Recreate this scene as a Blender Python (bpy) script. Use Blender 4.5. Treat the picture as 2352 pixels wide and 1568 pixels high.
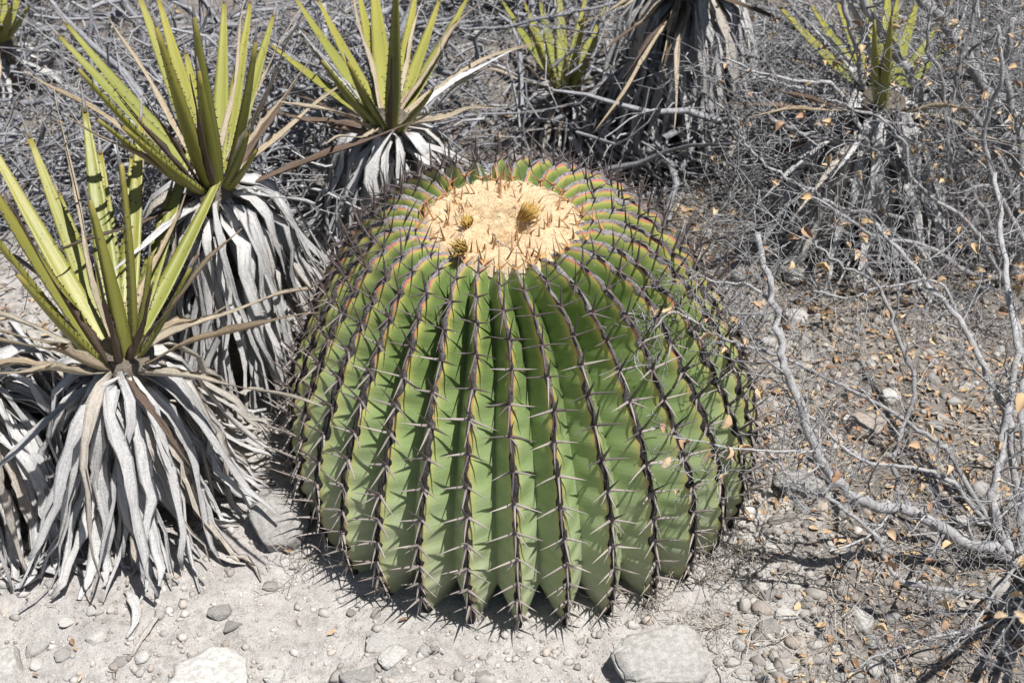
import bpy, math, random
import numpy as np
from mathutils import Vector

random.seed(7)
RN = np.random.default_rng(11)
for o in list(bpy.data.objects):
    bpy.data.objects.remove(o)
scene = bpy.context.scene
col = scene.collection
R = math.radians

# ------------------------------------------------------------------ camera
PW, PH = 2352.0, 1568.0            # pixel grid used for reading positions off the photograph
FOC, PITCH, DIST = 50.0, R(38), 2.45
CAM = np.array([-0.02, -DIST * math.cos(PITCH), 0.27 + DIST * math.sin(PITCH)])
FPX = PW * FOC / 36.0
FW = np.array([0, math.cos(PITCH), -math.sin(PITCH)])
RT = np.array([1.0, 0, 0])
UP = np.array([0, math.sin(PITCH), math.cos(PITCH)])
cd = bpy.data.cameras.new('camera')
cam = bpy.data.objects.new('camera', cd)
col.objects.link(cam)
cam.location = CAM
cam.rotation_euler = (math.pi / 2 - PITCH, 0, 0)
cd.lens = FOC
cd.sensor_width = 36
cd.clip_start = 0.05
cd.clip_end = 500
cd.dof.use_dof = True
cd.dof.focus_distance = 2.2
cd.dof.aperture_fstop = 8
scene.camera = cam

# ------------------------------------------------------------------ light
SUN_EL, SUN_AZ = R(70), R(57)      # azimuth: from towards-the-camera round to the right
sdir = Vector((math.cos(SUN_EL) * math.sin(SUN_AZ), -math.cos(SUN_EL) * math.cos(SUN_AZ), math.sin(SUN_EL)))
world = bpy.data.worlds.new('World')
scene.world = world
world.use_nodes = True
nt = world.node_tree
sky = nt.nodes.new('ShaderNodeTexSky')
sky.sky_type = 'NISHITA'
sky.sun_disc = False
sky.sun_elevation = SUN_EL
sky.sun_rotation = math.atan2(sdir.x, sdir.y)
bg = nt.nodes['Background']
bg.inputs[1].default_value = 0.052
nt.links.new(sky.outputs[0], bg.inputs[0])
sl = bpy.data.lights.new('sun', 'SUN')
sl.energy = 5.0
sl.angle = R(0.55)
sl.color = (1.0, 0.98, 0.945)
so = bpy.data.objects.new('sun', sl)
col.objects.link(so)
so.rotation_euler = sdir.to_track_quat('Z', 'Y').to_euler()
so.location = (1, -1, 6)
scene.view_settings.view_transform = 'Standard'
scene.view_settings.look = 'None'
scene.view_settings.exposure = 0.5
scene.view_settings.gamma = 1

# ------------------------------------------------------------------ helpers
def ray(x, y):
    d = FW * FPX + RT * (x - PW / 2) + UP * (PH / 2 - y)
    return d / np.linalg.norm(d)

def G(x, y, z=0.0):                # the point at height z seen at a photo pixel
    d = ray(x, y)
    return CAM + d * ((z - CAM[2]) / d[2])

def hash3(i, j, k):
    h = (i * 374761393 + j * 668265263 + k * 2147483647 + 1274126177) & 0xFFFFFFFF
    h = ((h ^ (h >> 13)) * 1274126177) & 0xFFFFFFFF
    return ((h ^ (h >> 16)) & 0xFFFF) / 65535.0 * 2 - 1

def vnoise(P):
    P = np.asarray(P, float)
    i = np.floor(P).astype(np.int64)
    f = P - i
    f = f * f * (3 - 2 * f)
    r = 0
    for dx in (0, 1):
        for dy in (0, 1):
            for dz in (0, 1):
                w = (f[..., 0] if dx else 1 - f[..., 0]) * (f[..., 1] if dy else 1 - f[..., 1]) * (f[..., 2] if dz else 1 - f[..., 2])
                r = r + w * hash3(i[..., 0] + dx, i[..., 1] + dy, i[..., 2] + dz)
    return r

def fbm(P, o=4):
    P = np.asarray(P, float)
    r, a = 0, 1.0
    for _ in range(o):
        r = r + a * vnoise(P)
        P = P * 2.03 + 17.3
        a *= 0.5
    return r

def gz(x, y):                      # height of the ground
    x = np.asarray(x, float)
    y = np.asarray(y, float)
    P = np.stack([x, y, np.zeros_like(x)], -1)
    far = np.clip((np.hypot(x, y) - 0.5) / 1.5, 0, 1)
    h = 0.030 * vnoise(P * 1.7) * far + 0.010 * vnoise(P * 6 + 3) + 0.0045 * fbm(P * 22 + 9, 3)
    near = np.clip((np.hypot(x, y) - 0.36) / 0.1, 0, 1)
    return h * (0.35 + 0.65 * near)

_gx, _gy = np.meshgrid(np.arange(-3, 3.001, .02), np.arange(-2, 4.001, .02))
_GT = gz(_gx, _gy)
def sgz(x, y):                     # the same, read from a table
    u = min(max((x + 3) / .02, 0), _GT.shape[1] - 2.001)
    v = min(max((y + 2) / .02, 0), _GT.shape[0] - 2.001)
    i, j = int(u), int(v)
    a, b = u - i, v - j
    return float((_GT[j, i] * (1 - a) + _GT[j, i + 1] * a) * (1 - b) + (_GT[j + 1, i] * (1 - a) + _GT[j + 1, i + 1] * a) * b)

def mesh_from(name, verts, faces, mat=None, smooth=True, attrs=None, mats=None, midx=None):
    me = bpy.data.meshes.new(name)
    me.from_pydata([tuple(v) for v in np.asarray(verts).tolist()], [], [tuple(f) for f in (faces.tolist() if hasattr(faces, 'tolist') else faces)])
    for m in (mats or ([mat] if mat else [])):
        me.materials.append(m)
    if midx is not None:
        me.polygons.foreach_set('material_index', np.asarray(midx, dtype=np.int32))
    if smooth:
        me.polygons.foreach_set('use_smooth', np.ones(len(me.polygons), dtype=bool))
    for k, v in (attrs or {}).items():
        a = me.attributes.new(k, 'FLOAT', 'POINT')
        a.data.foreach_set('value', np.asarray(v, dtype=np.float32))
    me.update()
    return me

def link(name, me, parent=None, label=None, cat=None, group=None, kind=None):
    o = bpy.data.objects.new(name, me)
    col.objects.link(o)
    if parent:
        o.parent = parent
    for k, v in (('label', label), ('category', cat), ('group', group), ('kind', kind)):
        if v:
            o[k] = v
    return o

def empty(name, loc, label, cat, group=None):
    o = link(name, None, None, label, cat, group)
    o.location = loc
    o.empty_display_size = 0.05
    return o

class MB:
    def __init__(s):
        s.v, s.f, s.m, s.a = [], [], [], []
    def tube(s, pts, rad, n=6, mi=0, cap=True, flat=1.0):
        pts = [Vector(p) for p in pts]
        b = len(s.v)
        ref = Vector((0.31, 0.52, 0.79))
        for i, p in enumerate(pts):
            t = (pts[min(i + 1, len(pts) - 1)] - pts[max(i - 1, 0)])
            t = t.normalized() if t.length > 1e-9 else Vector((0, 0, 1))
            x = t.cross(ref)
            if x.length < 0.1:
                x = t.cross(Vector((1, 0, 0)))
            x.normalize()
            y = t.cross(x)
            for k in range(n):
                a = 2 * math.pi * k / n
                q = p + x * (math.cos(a) * rad[i]) + y * (math.sin(a) * rad[i] * flat)
                s.v.append((q.x, q.y, q.z))
        for i in range(len(pts) - 1):
            for k in range(n):
                k2 = (k + 1) % n
                s.f.append((b + i * n + k, b + i * n + k2, b + (i + 1) * n + k2, b + (i + 1) * n + k))
                s.m.append(mi)
        if cap:
            s.f.append(tuple(b + k for k in range(n))[::-1]); s.m.append(mi)
            s.f.append(tuple(b + (len(pts) - 1) * n + k for k in range(n))); s.m.append(mi)
    def mesh(s, name, mats, smooth=True):
        return mesh_from(name, s.v, s.f, smooth=smooth, mats=mats, midx=s.m)

def smooth_path(pts, n):
    pts = np.asarray(pts, float)
    if len(pts) < 3:
        t = np.linspace(0, 1, n)[:, None]
        return pts[0] * (1 - t) + pts[-1] * t
    P = np.vstack([2 * pts[0] - pts[1], pts, 2 * pts[-1] - pts[-2]])
    out = []
    m = len(pts) - 1
    for u in np.linspace(0, m - 1e-6, n):
        i = int(u)
        t = u - i
        p0, p1, p2, p3 = P[i:i + 4]
        out.append(0.5 * ((2 * p1) + (-p0 + p2) * t + (2 * p0 - 5 * p1 + 4 * p2 - p3) * t * t + (-p0 + 3 * p1 - 3 * p2 + p3) * t ** 3))
    return np.array(out)

# ------------------------------------------------------------------ materials
class NT:
    def __init__(s, name, rough=0.8, spec=0.3):
        s.m = bpy.data.materials.new(name)
        s.m.use_nodes = True
        s.t = s.m.node_tree
        s.b = s.t.nodes['Principled BSDF']
        s.b.inputs['Roughness'].default_value = rough
        s.b.inputs['Specular IOR Level'].default_value = spec
    def n(s, typ, **kw):
        x = s.t.nodes.new(typ)
        for k, v in kw.items():
            if k in x.inputs:
                x.inputs[k].default_value = v
            else:
                setattr(x, k, v)
        return x
    def l(s, a, b):
        s.t.links.new(a, b)
    def coord(s, kind='Object'):
        return s.n('ShaderNodeTexCoord').outputs[kind]
    def noise(s, vec, scale, detail=4.0, rough=0.6):
        x = s.n('ShaderNodeTexNoise', Scale=scale, Detail=detail, Roughness=rough)
        if vec is not None:
            s.l(vec, x.inputs['Vector'])
        return x.outputs['Fac']
    def ramp(s, fac, stops, interp='LINEAR'):
        x = s.n('ShaderNodeValToRGB')
        cr = x.color_ramp
        cr.interpolation = interp
        while len(cr.elements) < len(stops):
            cr.elements.new(0.5)
        for e, (p, c) in zip(cr.elements, stops):
            e.position = p
            e.color = (*c, 1) if len(c) == 3 else c
        s.l(fac, x.inputs['Fac'])
        return x.outputs['Color']
    def mix(s, fac, a, b, mode='MIX'):
        x = s.n('ShaderNodeMix', data_type='RGBA', blend_type=mode)
        for sock, v in ((x.inputs[0], fac), (x.inputs[6], a), (x.inputs[7], b)):
            if isinstance(v, (int, float)):
                sock.default_value = v
            elif isinstance(v, tuple):
                sock.default_value = (*v, 1)
            else:
                s.l(v, sock)
        return x.outputs[2]
    def math(s, op, a, b=0.0, clamp=False):
        x = s.n('ShaderNodeMath', operation=op)
        x.use_clamp = clamp
        for i, v in ((0, a), (1, b)):
            if isinstance(v, (int, float)):
                x.inputs[i].default_value = v
            else:
                s.l(v, x.inputs[i])
        return x.outputs[0]
    def attr(s, name):
        return s.n('ShaderNodeAttribute', attribute_name=name).outputs['Fac']
    def rand(s):
        return s.n('ShaderNodeObjectInfo').outputs['Random']
    def island(s):
        return s.n('ShaderNodeNewGeometry').outputs['Random Per Island']
    def color(s, c):
        if isinstance(c, tuple):
            s.b.inputs['Base Color'].default_value = (*c, 1)
        else:
            s.l(c, s.b.inputs['Base Color'])
    def bump(s, h, strength, dist=0.002):
        x = s.n('ShaderNodeBump', Strength=strength, Distance=dist)
        s.l(h, x.inputs['Height'])
        s.l(x.outputs[0], s.b.inputs['Normal'])

def xyz(t, vec, sx, sy, sz):
    m = t.n('ShaderNodeMapping')
    m.inputs['Scale'].default_value = (sx, sy, sz)
    t.l(vec, m.inputs['Vector'])
    return m.outputs[0]

def comb(t, a, b, c=0.0):
    x = t.n('ShaderNodeCombineXYZ')
    for i, v in enumerate((a, b, c)):
        if isinstance(v, (int, float)):
            x.inputs[i].default_value = v
        else:
            t.l(v, x.inputs[i])
    return x.outputs[0]

def mk_soil():
    t = NT('pale_soil', 0.95, 0.1)
    c = t.coord()
    a = t.noise(c, 2.2, 5)
    b = t.noise(c, 45, 6, 0.7)
    d = t.noise(c, 320, 3, 0.7)
    a = t.math('ADD', t.math('MULTIPLY', a, 0.5), t.math('MULTIPLY', t.noise(c, 13, 5, 0.65), 0.5))
    base = t.ramp(a, [(0.3, (0.40, 0.375, 0.355)), (0.62, (0.55, 0.525, 0.50))])
    f = t.ramp(b, [(0.3, (0.62, 0.60, 0.58)), (0.5, (0.95, 0.95, 0.95)), (0.75, (1.18, 1.17, 1.16))])
    k = t.mix(1.0, base, f, 'MULTIPLY')
    g = t.ramp(d, [(0.3, (0.78, 0.76, 0.74)), (0.62, (1.08, 1.08, 1.08))])
    k = t.mix(0.8, k, g, 'MULTIPLY')
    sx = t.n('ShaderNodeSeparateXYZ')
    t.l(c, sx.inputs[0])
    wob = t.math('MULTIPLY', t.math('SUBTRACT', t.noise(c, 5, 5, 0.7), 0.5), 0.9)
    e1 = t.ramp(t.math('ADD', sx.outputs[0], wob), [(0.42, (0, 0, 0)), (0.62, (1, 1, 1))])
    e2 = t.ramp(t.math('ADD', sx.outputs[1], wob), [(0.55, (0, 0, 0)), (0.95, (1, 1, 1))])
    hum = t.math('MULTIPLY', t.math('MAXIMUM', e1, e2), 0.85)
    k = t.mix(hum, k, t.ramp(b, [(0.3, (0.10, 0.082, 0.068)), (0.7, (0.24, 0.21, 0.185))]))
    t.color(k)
    t.bump(t.math('ADD', b, t.math('MULTIPLY', d, 0.5)), 0.9, 0.010)
    return t.m

def mk_stone(name, lo, hi, per='rand'):
    t = NT(name, 0.9, 0.2)
    c = t.coord()
    r = t.rand() if per == 'rand' else t.island()
    base = t.ramp(r, [(0.0, lo), (0.35, tuple(0.5 * (a + b) for a, b in zip(lo, hi))), (0.6, hi), (0.8, tuple(0.9 * v for v in lo)), (1.0, (hi[0], hi[1] * .9, hi[2] * .82))])
    a = t.noise(c, 30, 6, 0.65)
    b = t.noise(c, 150, 3, 0.7)
    st = t.noise(c, 7, 4, 0.6)
    base = t.mix(0.8, base, t.ramp(st, [(0.38, (0.72, 0.70, 0.67)), (0.6, (1.08, 1.08, 1.07))]), 'MULTIPLY')
    k = t.mix(0.9, base, t.ramp(a, [(0.3, (0.68, 0.67, 0.66)), (0.7, (1.15, 1.15, 1.14))]), 'MULTIPLY')
    k = t.mix(0.4, k, t.ramp(b, [(0.35, (0.8, 0.8, 0.8)), (0.65, (1.1, 1.1, 1.1))]), 'MULTIPLY')
    t.color(k)
    t.bump(t.math('ADD', a, t.math('MULTIPLY', b, 0.4)), 0.5, 0.006)
    return t.m

def mk_skin():
    t = NT('cactus_skin', 0.42, 0.45)
    c = t.coord()
    lat, h = t.attr('lat'), t.attr('hgt')
    n1 = t.noise(xyz(t, c, 1, 1, 1), 9, 4)
    n2 = t.noise(comb(t, t.math('MULTIPLY', lat, 5.0), t.math('MULTIPLY', h, 30.0), t.math('MULTIPLY', t.rand(), 50)), 2.0, 4)
    hh = t.math('ADD', h, t.math('MULTIPLY', t.math('SUBTRACT', n1, 0.5), 0.5))
    green = t.ramp(hh, [(0.02, (0.38, 0.405, 0.26)), (0.18, (0.32, 0.385, 0.20)), (0.45, (0.24, 0.32, 0.13)), (0.72, (0.148, 0.215, 0.066)), (1.0, (0.125, 0.18, 0.052))])
    green = t.mix(0.55, green, t.ramp(n2, [(0.3, (0.78, 0.84, 0.74)), (0.7, (1.18, 1.12, 1.25))]), 'MULTIPLY')
    # chalky bloom low on the flanks
    n3 = t.noise(c, 16, 5, 0.65)
    dust = t.math('MULTIPLY', t.ramp(n3, [(0.42, (0, 0, 0)), (0.75, (1, 1, 1))]), t.ramp(h, [(0.0, (0.9, 0.9, 0.9)), (0.35, (0.35, 0.35, 0.35)), (0.6, (0, 0, 0))]))
    green = t.mix(dust, green, (0.42, 0.44, 0.33))
    # yellow edging towards the crest, wavy
    wob = t.math('ADD', lat, t.math('MULTIPLY', t.math('SUBTRACT', t.noise(c, 55, 3), 0.5), 0.006))
    yel = t.ramp(wob, [(0.0, (1, 1, 1)), (0.0080, (0.9, 0.9, 0.9)), (0.0130, (0.35, 0.35, 0.35)), (0.0220, (0, 0, 0))])
    yel = t.math('MULTIPLY', yel, t.ramp(h, [(0.0, (0.25, 0.25, 0.25)), (0.3, (0.5, 0.5, 0.5)), (0.75, (0.9, 0.9, 0.9))]))
    k = t.mix(yel, green, (0.50, 0.47, 0.125))
    wob2 = t.math('ADD', lat, t.math('MULTIPLY', t.math('SUBTRACT', t.noise(c, 120, 3), 0.5), 0.003))
    red = t.ramp(wob2, [(0.0, (1, 1, 1)), (0.0060, (1, 1, 1)), (0.0072, (0, 0, 0))])
    redc = t.ramp(h, [(0.3, (0.30, 0.14, 0.07)), (0.62, (0.50, 0.15, 0.09)), (0.85, (0.55, 0.13, 0.13))])
    k = t.mix(t.math('MULTIPLY', red, t.ramp(h, [(0.3, (0.5, 0.5, 0.5)), (0.8, (0.95, 0.95, 0.95))])), k, redc)
    # little pale scars and specks
    vo = t.n('ShaderNodeTexVoronoi', Scale=75.0)
    t.l(c, vo.inputs['Vector'])
    sp = t.ramp(vo.outputs['Distance'], [(0.0, (1, 1, 1)), (0.10, (1, 1, 1)), (0.14, (0, 0, 0))])
    sel = t.ramp(t.noise(c, 24, 2), [(0.56, (0, 0, 0)), (0.62, (1, 1, 1))])
    k = t.mix(t.math('MULTIPLY', t.math('MULTIPLY', sp, sel), 0.7), k, (0.42, 0.40, 0.32))
    n4 = t.noise(c, 21, 3, 0.5)
    sc = t.math('MULTIPLY', t.ramp(n4, [(0.70, (0, 0, 0)), (0.73, (1, 1, 1))]), t.ramp(wob, [(0.012, (1, 1, 1)), (0.017, (0, 0, 0))]))
    k = t.mix(sc, k, (0.20, 0.15, 0.10))
    vl = t.math('MULTIPLY', t.ramp(t.attr('val'), [(0.975, (0, 0, 0)), (0.99, (1, 1, 1))]), t.ramp(t.noise(c, 130, 2), [(0.42, (0.15, 0.15, 0.15)), (0.58, (1, 1, 1))]))
    k = t.mix(t.math('MULTIPLY', vl, 0.8), k, (0.46, 0.45, 0.36))
    t.color(k)
    t.l(t.ramp(t.math('ADD', dust, 0.0), [(0, (0.36, 0.36, 0.36)), (0.7, (0.75, 0.75, 0.75))]), t.b.inputs['Roughness'])
    t.bump(t.math('ADD', n2, t.math('MULTIPLY', n3, 0.6)), 0.25, 0.004)
    return t.m

def mk_cork():
    t = NT('rib_cork', 0.9, 0.15)
    c = t.coord()
    h = t.attr('hgt')
    n = t.noise(c, 190, 5, 0.7)
    m = t.noise(c, 40, 3)
    hh = t.math('ADD', h, t.math('MULTIPLY', t.math('SUBTRACT', m, 0.5), 0.35))
    base = t.ramp(hh, [(0.1, (0.040, 0.037, 0.036)), (0.45, (0.052, 0.048, 0.047)), (0.72, (0.17, 0.155, 0.152)), (0.9, (0.32, 0.295, 0.29))])
    k = t.mix(1.0, base, t.ramp(n, [(0.3, (0.3, 0.3, 0.3)), (0.55, (1, 1, 1)), (0.75, (1.7, 1.65, 1.6))]), 'MULTIPLY')
    t.color(k)
    t.bump(n, 0.9, 0.004)
    return t.m

def mk_spine(name, a, b, cc):
    t = NT(name, 0.55, 0.35)
    c = t.coord()
    r = t.island()
    al = t.attr('al')
    base = t.ramp(al, [(0.0, a), (0.35, b), (1.0, cc)])
    n = t.noise(c, 240, 3, 0.6)
    k = t.mix(0.8, base, t.ramp(n, [(0.3, (0.65, 0.65, 0.65)), (0.7, (1.3, 1.3, 1.3))]), 'MULTIPLY')
    k = t.mix(0.7, k, t.ramp(t.rand(), [(0, (0.65, 0.65, 0.66)), (1, (1.45, 1.42, 1.4))]), 'MULTIPLY')
    k = t.mix(0.6, k, t.ramp(r, [(0, (0.65, 0.65, 0.66)), (1, (1.45, 1.42, 1.4))]), 'MULTIPLY')
    t.color(k)
    return t.m

def mk_wool():
    t = NT('cream_wool', 1.0, 0.0)
    c = t.coord()
    n = t.noise(c, 60, 6, 0.7)
    f = t.noise(c, 420, 3, 0.8)
    k = t.ramp(n, [(0.3, (0.68, 0.47, 0.26)), (0.6, (0.80, 0.62, 0.39))])
    k = t.mix(0.5, k, t.ramp(f, [(0.3, (0.75, 0.72, 0.68)), (0.7, (1.1, 1.1, 1.1))]), 'MULTIPLY')
    edge = t.ramp(t.attr('edge'), [(0.86, (0, 0, 0)), (1.0, (0.8, 0.8, 0.8))])
    k = t.mix(edge, k, (0.50, 0.45, 0.39))
    t.color(k)
    t.b.inputs['Subsurface Weight'].default_value = 0.0
    t.b.inputs['Sheen Weight'].default_value = 0.15
    t.bump(t.math('ADD', n, f), 0.9, 0.004)
    return t.m

def mk_leaf():
    t = NT('agave_leaf', 0.42, 0.4)
    al, ac = t.attr('al'), t.attr('ac')
    c = t.coord()
    base = t.ramp(al, [(0.0, (0.36, 0.345, 0.11)), (0.2, (0.255, 0.258, 0.068)), (0.6, (0.225, 0.225, 0.052)), (0.9, (0.27, 0.255, 0.058)), (1.0, (0.22, 0.18, 0.05))])
    n = t.noise(comb(t, t.math('MULTIPLY', al, 2.0), t.math('MULTIPLY', ac, 5.0), t.math('MULTIPLY', t.rand(), 30)), 3, 4)
    k = t.mix(0.6, base, t.ramp(n, [(0.3, (0.72, 0.78, 0.7)), (0.7, (1.2, 1.15, 1.2))]), 'MULTIPLY')
    k = t.mix(0.6, k, t.ramp(t.rand(), [(0, (0.78, 0.85, 0.8)), (1, (1.15, 1.06, 0.95))]), 'MULTIPLY')
    vo = t.n('ShaderNodeTexVoronoi', Scale=130.0)
    t.l(c, vo.inputs['Vector'])
    sp = t.ramp(vo.outputs['Distance'], [(0.0, (1, 1, 1)), (0.20, (1, 1, 1)), (0.27, (0, 0, 0))])
    sel = t.ramp(t.noise(c, 22, 3), [(0.52, (0, 0, 0)), (0.62, (1, 1, 1))])
    k = t.mix(t.math('MULTIPLY', t.math('MULTIPLY', sp, sel), 0.85), k, (0.06, 0.045, 0.02))
    t.color(k)
    t.bump(n, 0.2, 0.003)
    return t.m

def mk_dry(name, cols, dark=0.5):
    t = NT(name, 0.85, 0.15)
    al, ac = t.attr('al'), t.attr('ac')
    c = t.coord()
    r = t.rand()
    base = t.ramp(r, [(i / (len(cols) - 1), cc) for i, cc in enumerate(cols)])
    n = t.noise(comb(t, t.math('MULTIPLY', al, 2.5), t.math('MULTIPLY', ac, 6.0), t.math('MULTIPLY', r, 40)), 2.4, 5, 0.65)
    k = t.mix(0.85, base, t.ramp(n, [(0.25, (dark, dark * .95, dark * .9)), (0.5, (1, 1, 1)), (0.8, (1.15, 1.13, 1.1))]), 'MULTIPLY')
    b = t.noise(comb(t, t.math('MULTIPLY', al, 7.0), t.math('MULTIPLY', ac, 2.0), t.math('MULTIPLY', r, 90)), 3.5, 4, 0.6)
    k = t.mix(t.ramp(b, [(0.56, (0, 0, 0)), (0.72, (0.7, 0.7, 0.7))]), k, (0.20, 0.135, 0.075))
    f = t.noise(c, 260, 3, 0.7)
    k = t.mix(0.6, k, t.ramp(f, [(0.3, (0.7, 0.69, 0.68)), (0.65, (1.12, 1.12, 1.12))]), 'MULTIPLY')
    t.color(k)
    t.bump(t.math('ADD', n, f), 0.7, 0.003)
    return t.m

def mk_wood(name, cols, per='island'):
    t = NT(name, 0.9, 0.15)
    c = t.coord()
    r = t.island() if per == 'island' else t.rand()
    base = t.ramp(r, [(i / (len(cols) - 1), cc) for i, cc in enumerate(cols)])
    n = t.noise(c, 70, 5, 0.7)
    f = t.noise(c, 300, 3, 0.7)
    k = t.mix(0.85, base, t.ramp(n, [(0.3, (0.55, 0.53, 0.52)), (0.5, (1, 1, 1)), (0.72, (1.3, 1.3, 1.3))]), 'MULTIPLY')
    k = t.mix(0.6, k, t.ramp(f, [(0.35, (0.65, 0.65, 0.65)), (0.65, (1.15, 1.15, 1.15))]), 'MULTIPLY')
    t.color(k)
    t.bump(t.math('ADD', n, f), 0.7, 0.004)
    return t.m

def mk_bits(name, cols, per='island', tl=0.25):
    t = NT(name, 0.8, 0.2)
    c = t.coord()
    r = t.island() if per == 'island' else t.rand()
    base = t.ramp(r, [(i / (len(cols) - 1), cc) for i, cc in enumerate(cols)])
    n = t.noise(c, 160, 3, 0.7)
    t.color(t.mix(0.7, base, t.ramp(n, [(0.3, (0.6, 0.6, 0.6)), (0.7, (1.2, 1.2, 1.2))]), 'MULTIPLY'))
    return t.m

M = {
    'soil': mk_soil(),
    'stone': mk_stone('grey_stone', (0.30, 0.288, 0.278), (0.44, 0.425, 0.41)),
    'palestone': mk_stone('pale_stone', (0.50, 0.485, 0.465), (0.60, 0.585, 0.565)),
    'gravel': mk_stone('gravel_stone', (0.24, 0.225, 0.215), (0.46, 0.43, 0.40), 'island'),
    'crumbs': mk_stone('pale_grit', (0.40, 0.375, 0.355), (0.54, 0.515, 0.49), 'island'),
    'skin': mk_skin(), 'cork': mk_cork(), 'wool': mk_wool(), 'leaf': mk_leaf(),
    'spine_young': mk_spine('spine_young', (0.50, 0.27, 0.09), (0.40, 0.22, 0.10), (0.25, 0.15, 0.10)),
    'spine_mid': mk_spine('spine_mid', (0.115, 0.085, 0.078), (0.085, 0.07, 0.068), (0.14, 0.115, 0.105)),
    'spine_grey': mk_spine('spine_grey', (0.16, 0.14, 0.13), (0.27, 0.235, 0.215), (0.30, 0.26, 0.235)),
    'deadleaf': mk_dry('grey_dead_leaf', [(0.54, 0.53, 0.525), (0.62, 0.612, 0.605), (0.46, 0.455, 0.455), (0.64, 0.63, 0.62), (0.48, 0.43, 0.37)], 0.38),
    'tanleaf': mk_dry('tan_dry_leaf', [(0.40, 0.31, 0.20), (0.50, 0.43, 0.32), (0.36, 0.28, 0.19), (0.50, 0.45, 0.37)], 0.3),
    'brownleaf': mk_dry('brown_dry_leaf', [(0.15, 0.11, 0.085), (0.20, 0.145, 0.11), (0.12, 0.09, 0.075)], 0.5),
    'tip': mk_spine('leaf_tip', (0.13, 0.10, 0.085), (0.16, 0.145, 0.14), (0.20, 0.185, 0.18)),
    'trunk': mk_wood('trunk_bark', [(0.16, 0.13, 0.10), (0.2, 0.17, 0.14)]),
    'wood': mk_wood('grey_wood', [(0.28, 0.28, 0.30), (0.36, 0.36, 0.382), (0.21, 0.21, 0.228), (0.42, 0.42, 0.44)]),
    'bark': mk_wood('shrub_bark', [(0.34, 0.33, 0.33), (0.43, 0.42, 0.42), (0.29, 0.28, 0.28)], 'rand'),
    'twig': mk_wood('dry_twig', [(0.17, 0.165, 0.172), (0.40, 0.395, 0.40), (0.22, 0.215, 0.222), (0.54, 0.535, 0.535), (0.12, 0.112, 0.115)]),
    'litter': mk_bits('leaf_litter', [(0.32, 0.17, 0.09), (0.48, 0.33, 0.18), (0.21, 0.115, 0.07), (0.54, 0.42, 0.26), (0.36, 0.21, 0.12), (0.42, 0.37, 0.31), (0.34, 0.30, 0.26)]),
    'dryleaf': mk_bits('shrub_leaf', [(0.46, 0.31, 0.17), (0.54, 0.41, 0.25), (0.34, 0.20, 0.13), (0.56, 0.45, 0.30)], 'rand'),
    'petal': mk_bits('dried_petal', [(0.58, 0.40, 0.12), (0.42, 0.27, 0.07), (0.66, 0.50, 0.18)]),
    'chaff': mk_bits('chaff', [(0.48, 0.46, 0.43), (0.34, 0.31, 0.28), (0.52, 0.46, 0.36), (0.40, 0.38, 0.36)]),
}

# ------------------------------------------------------------------ ground sheet
def axis(lo, hi, step, far):
    a = list(np.arange(lo, hi + 1e-6, step))
    s, x = step, hi
    right = []
    while x < far:
        s *= 1.35
        x += s
        right.append(x)
    s, x = step, lo
    left = []
    while x > -far:
        s *= 1.35
        x -= s
        left.append(x)
    return np.array(left[::-1] + a + right)
gx, gy = axis(-1.7, 1.7, 0.0125, 80), axis(-0.9, 2.6, 0.0125, 80)
X, Y = np.meshgrid(gx, gy)
Z = gz(X, Y)
nx, ny = len(gx), len(gy)
idx = np.arange(nx * ny).reshape(ny, nx)
F = np.stack([idx[:-1, :-1], idx[:-1, 1:], idx[1:, 1:], idx[1:, :-1]], -1).reshape(-1, 4)
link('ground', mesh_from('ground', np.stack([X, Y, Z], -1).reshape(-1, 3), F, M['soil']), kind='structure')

# ------------------------------------------------------------------ barrel cactus
PROF = np.array([(.392, -.03), (.401, 0), (.411, .05), (.413, .1), (.40, .19), (.37, .28), (.327, .37), (.279, .448), (.232, .507), (.188, .538), (.148, .546), (.11, .530), (.075, .505)])
NT_ = 96
prof = smooth_path(np.c_[PROF, np.zeros(len(PROF))], 400)[:, :2]
arc = np.r_[0, np.cumsum(np.hypot(*np.diff(prof, axis=0).T))]
ALEN = arc[-1]

def prof_at(s):
    return np.interp(s, arc, prof[:, 0]), np.interp(s, arc, prof[:, 1])

def lean(r, z):
    top = np.clip((0.30 - r) / 0.17, 0, 1)
    top = top * top * (3 - 2 * top)
    return -.018 * (np.clip(z, 0, 1) / .5) ** 1.5 - .017 * top

def lean_y(r, z):
    top = np.clip((0.34 - r) / 0.21, 0, 1)
    return -.034 * top * top * (3 - 2 * top)

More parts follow.
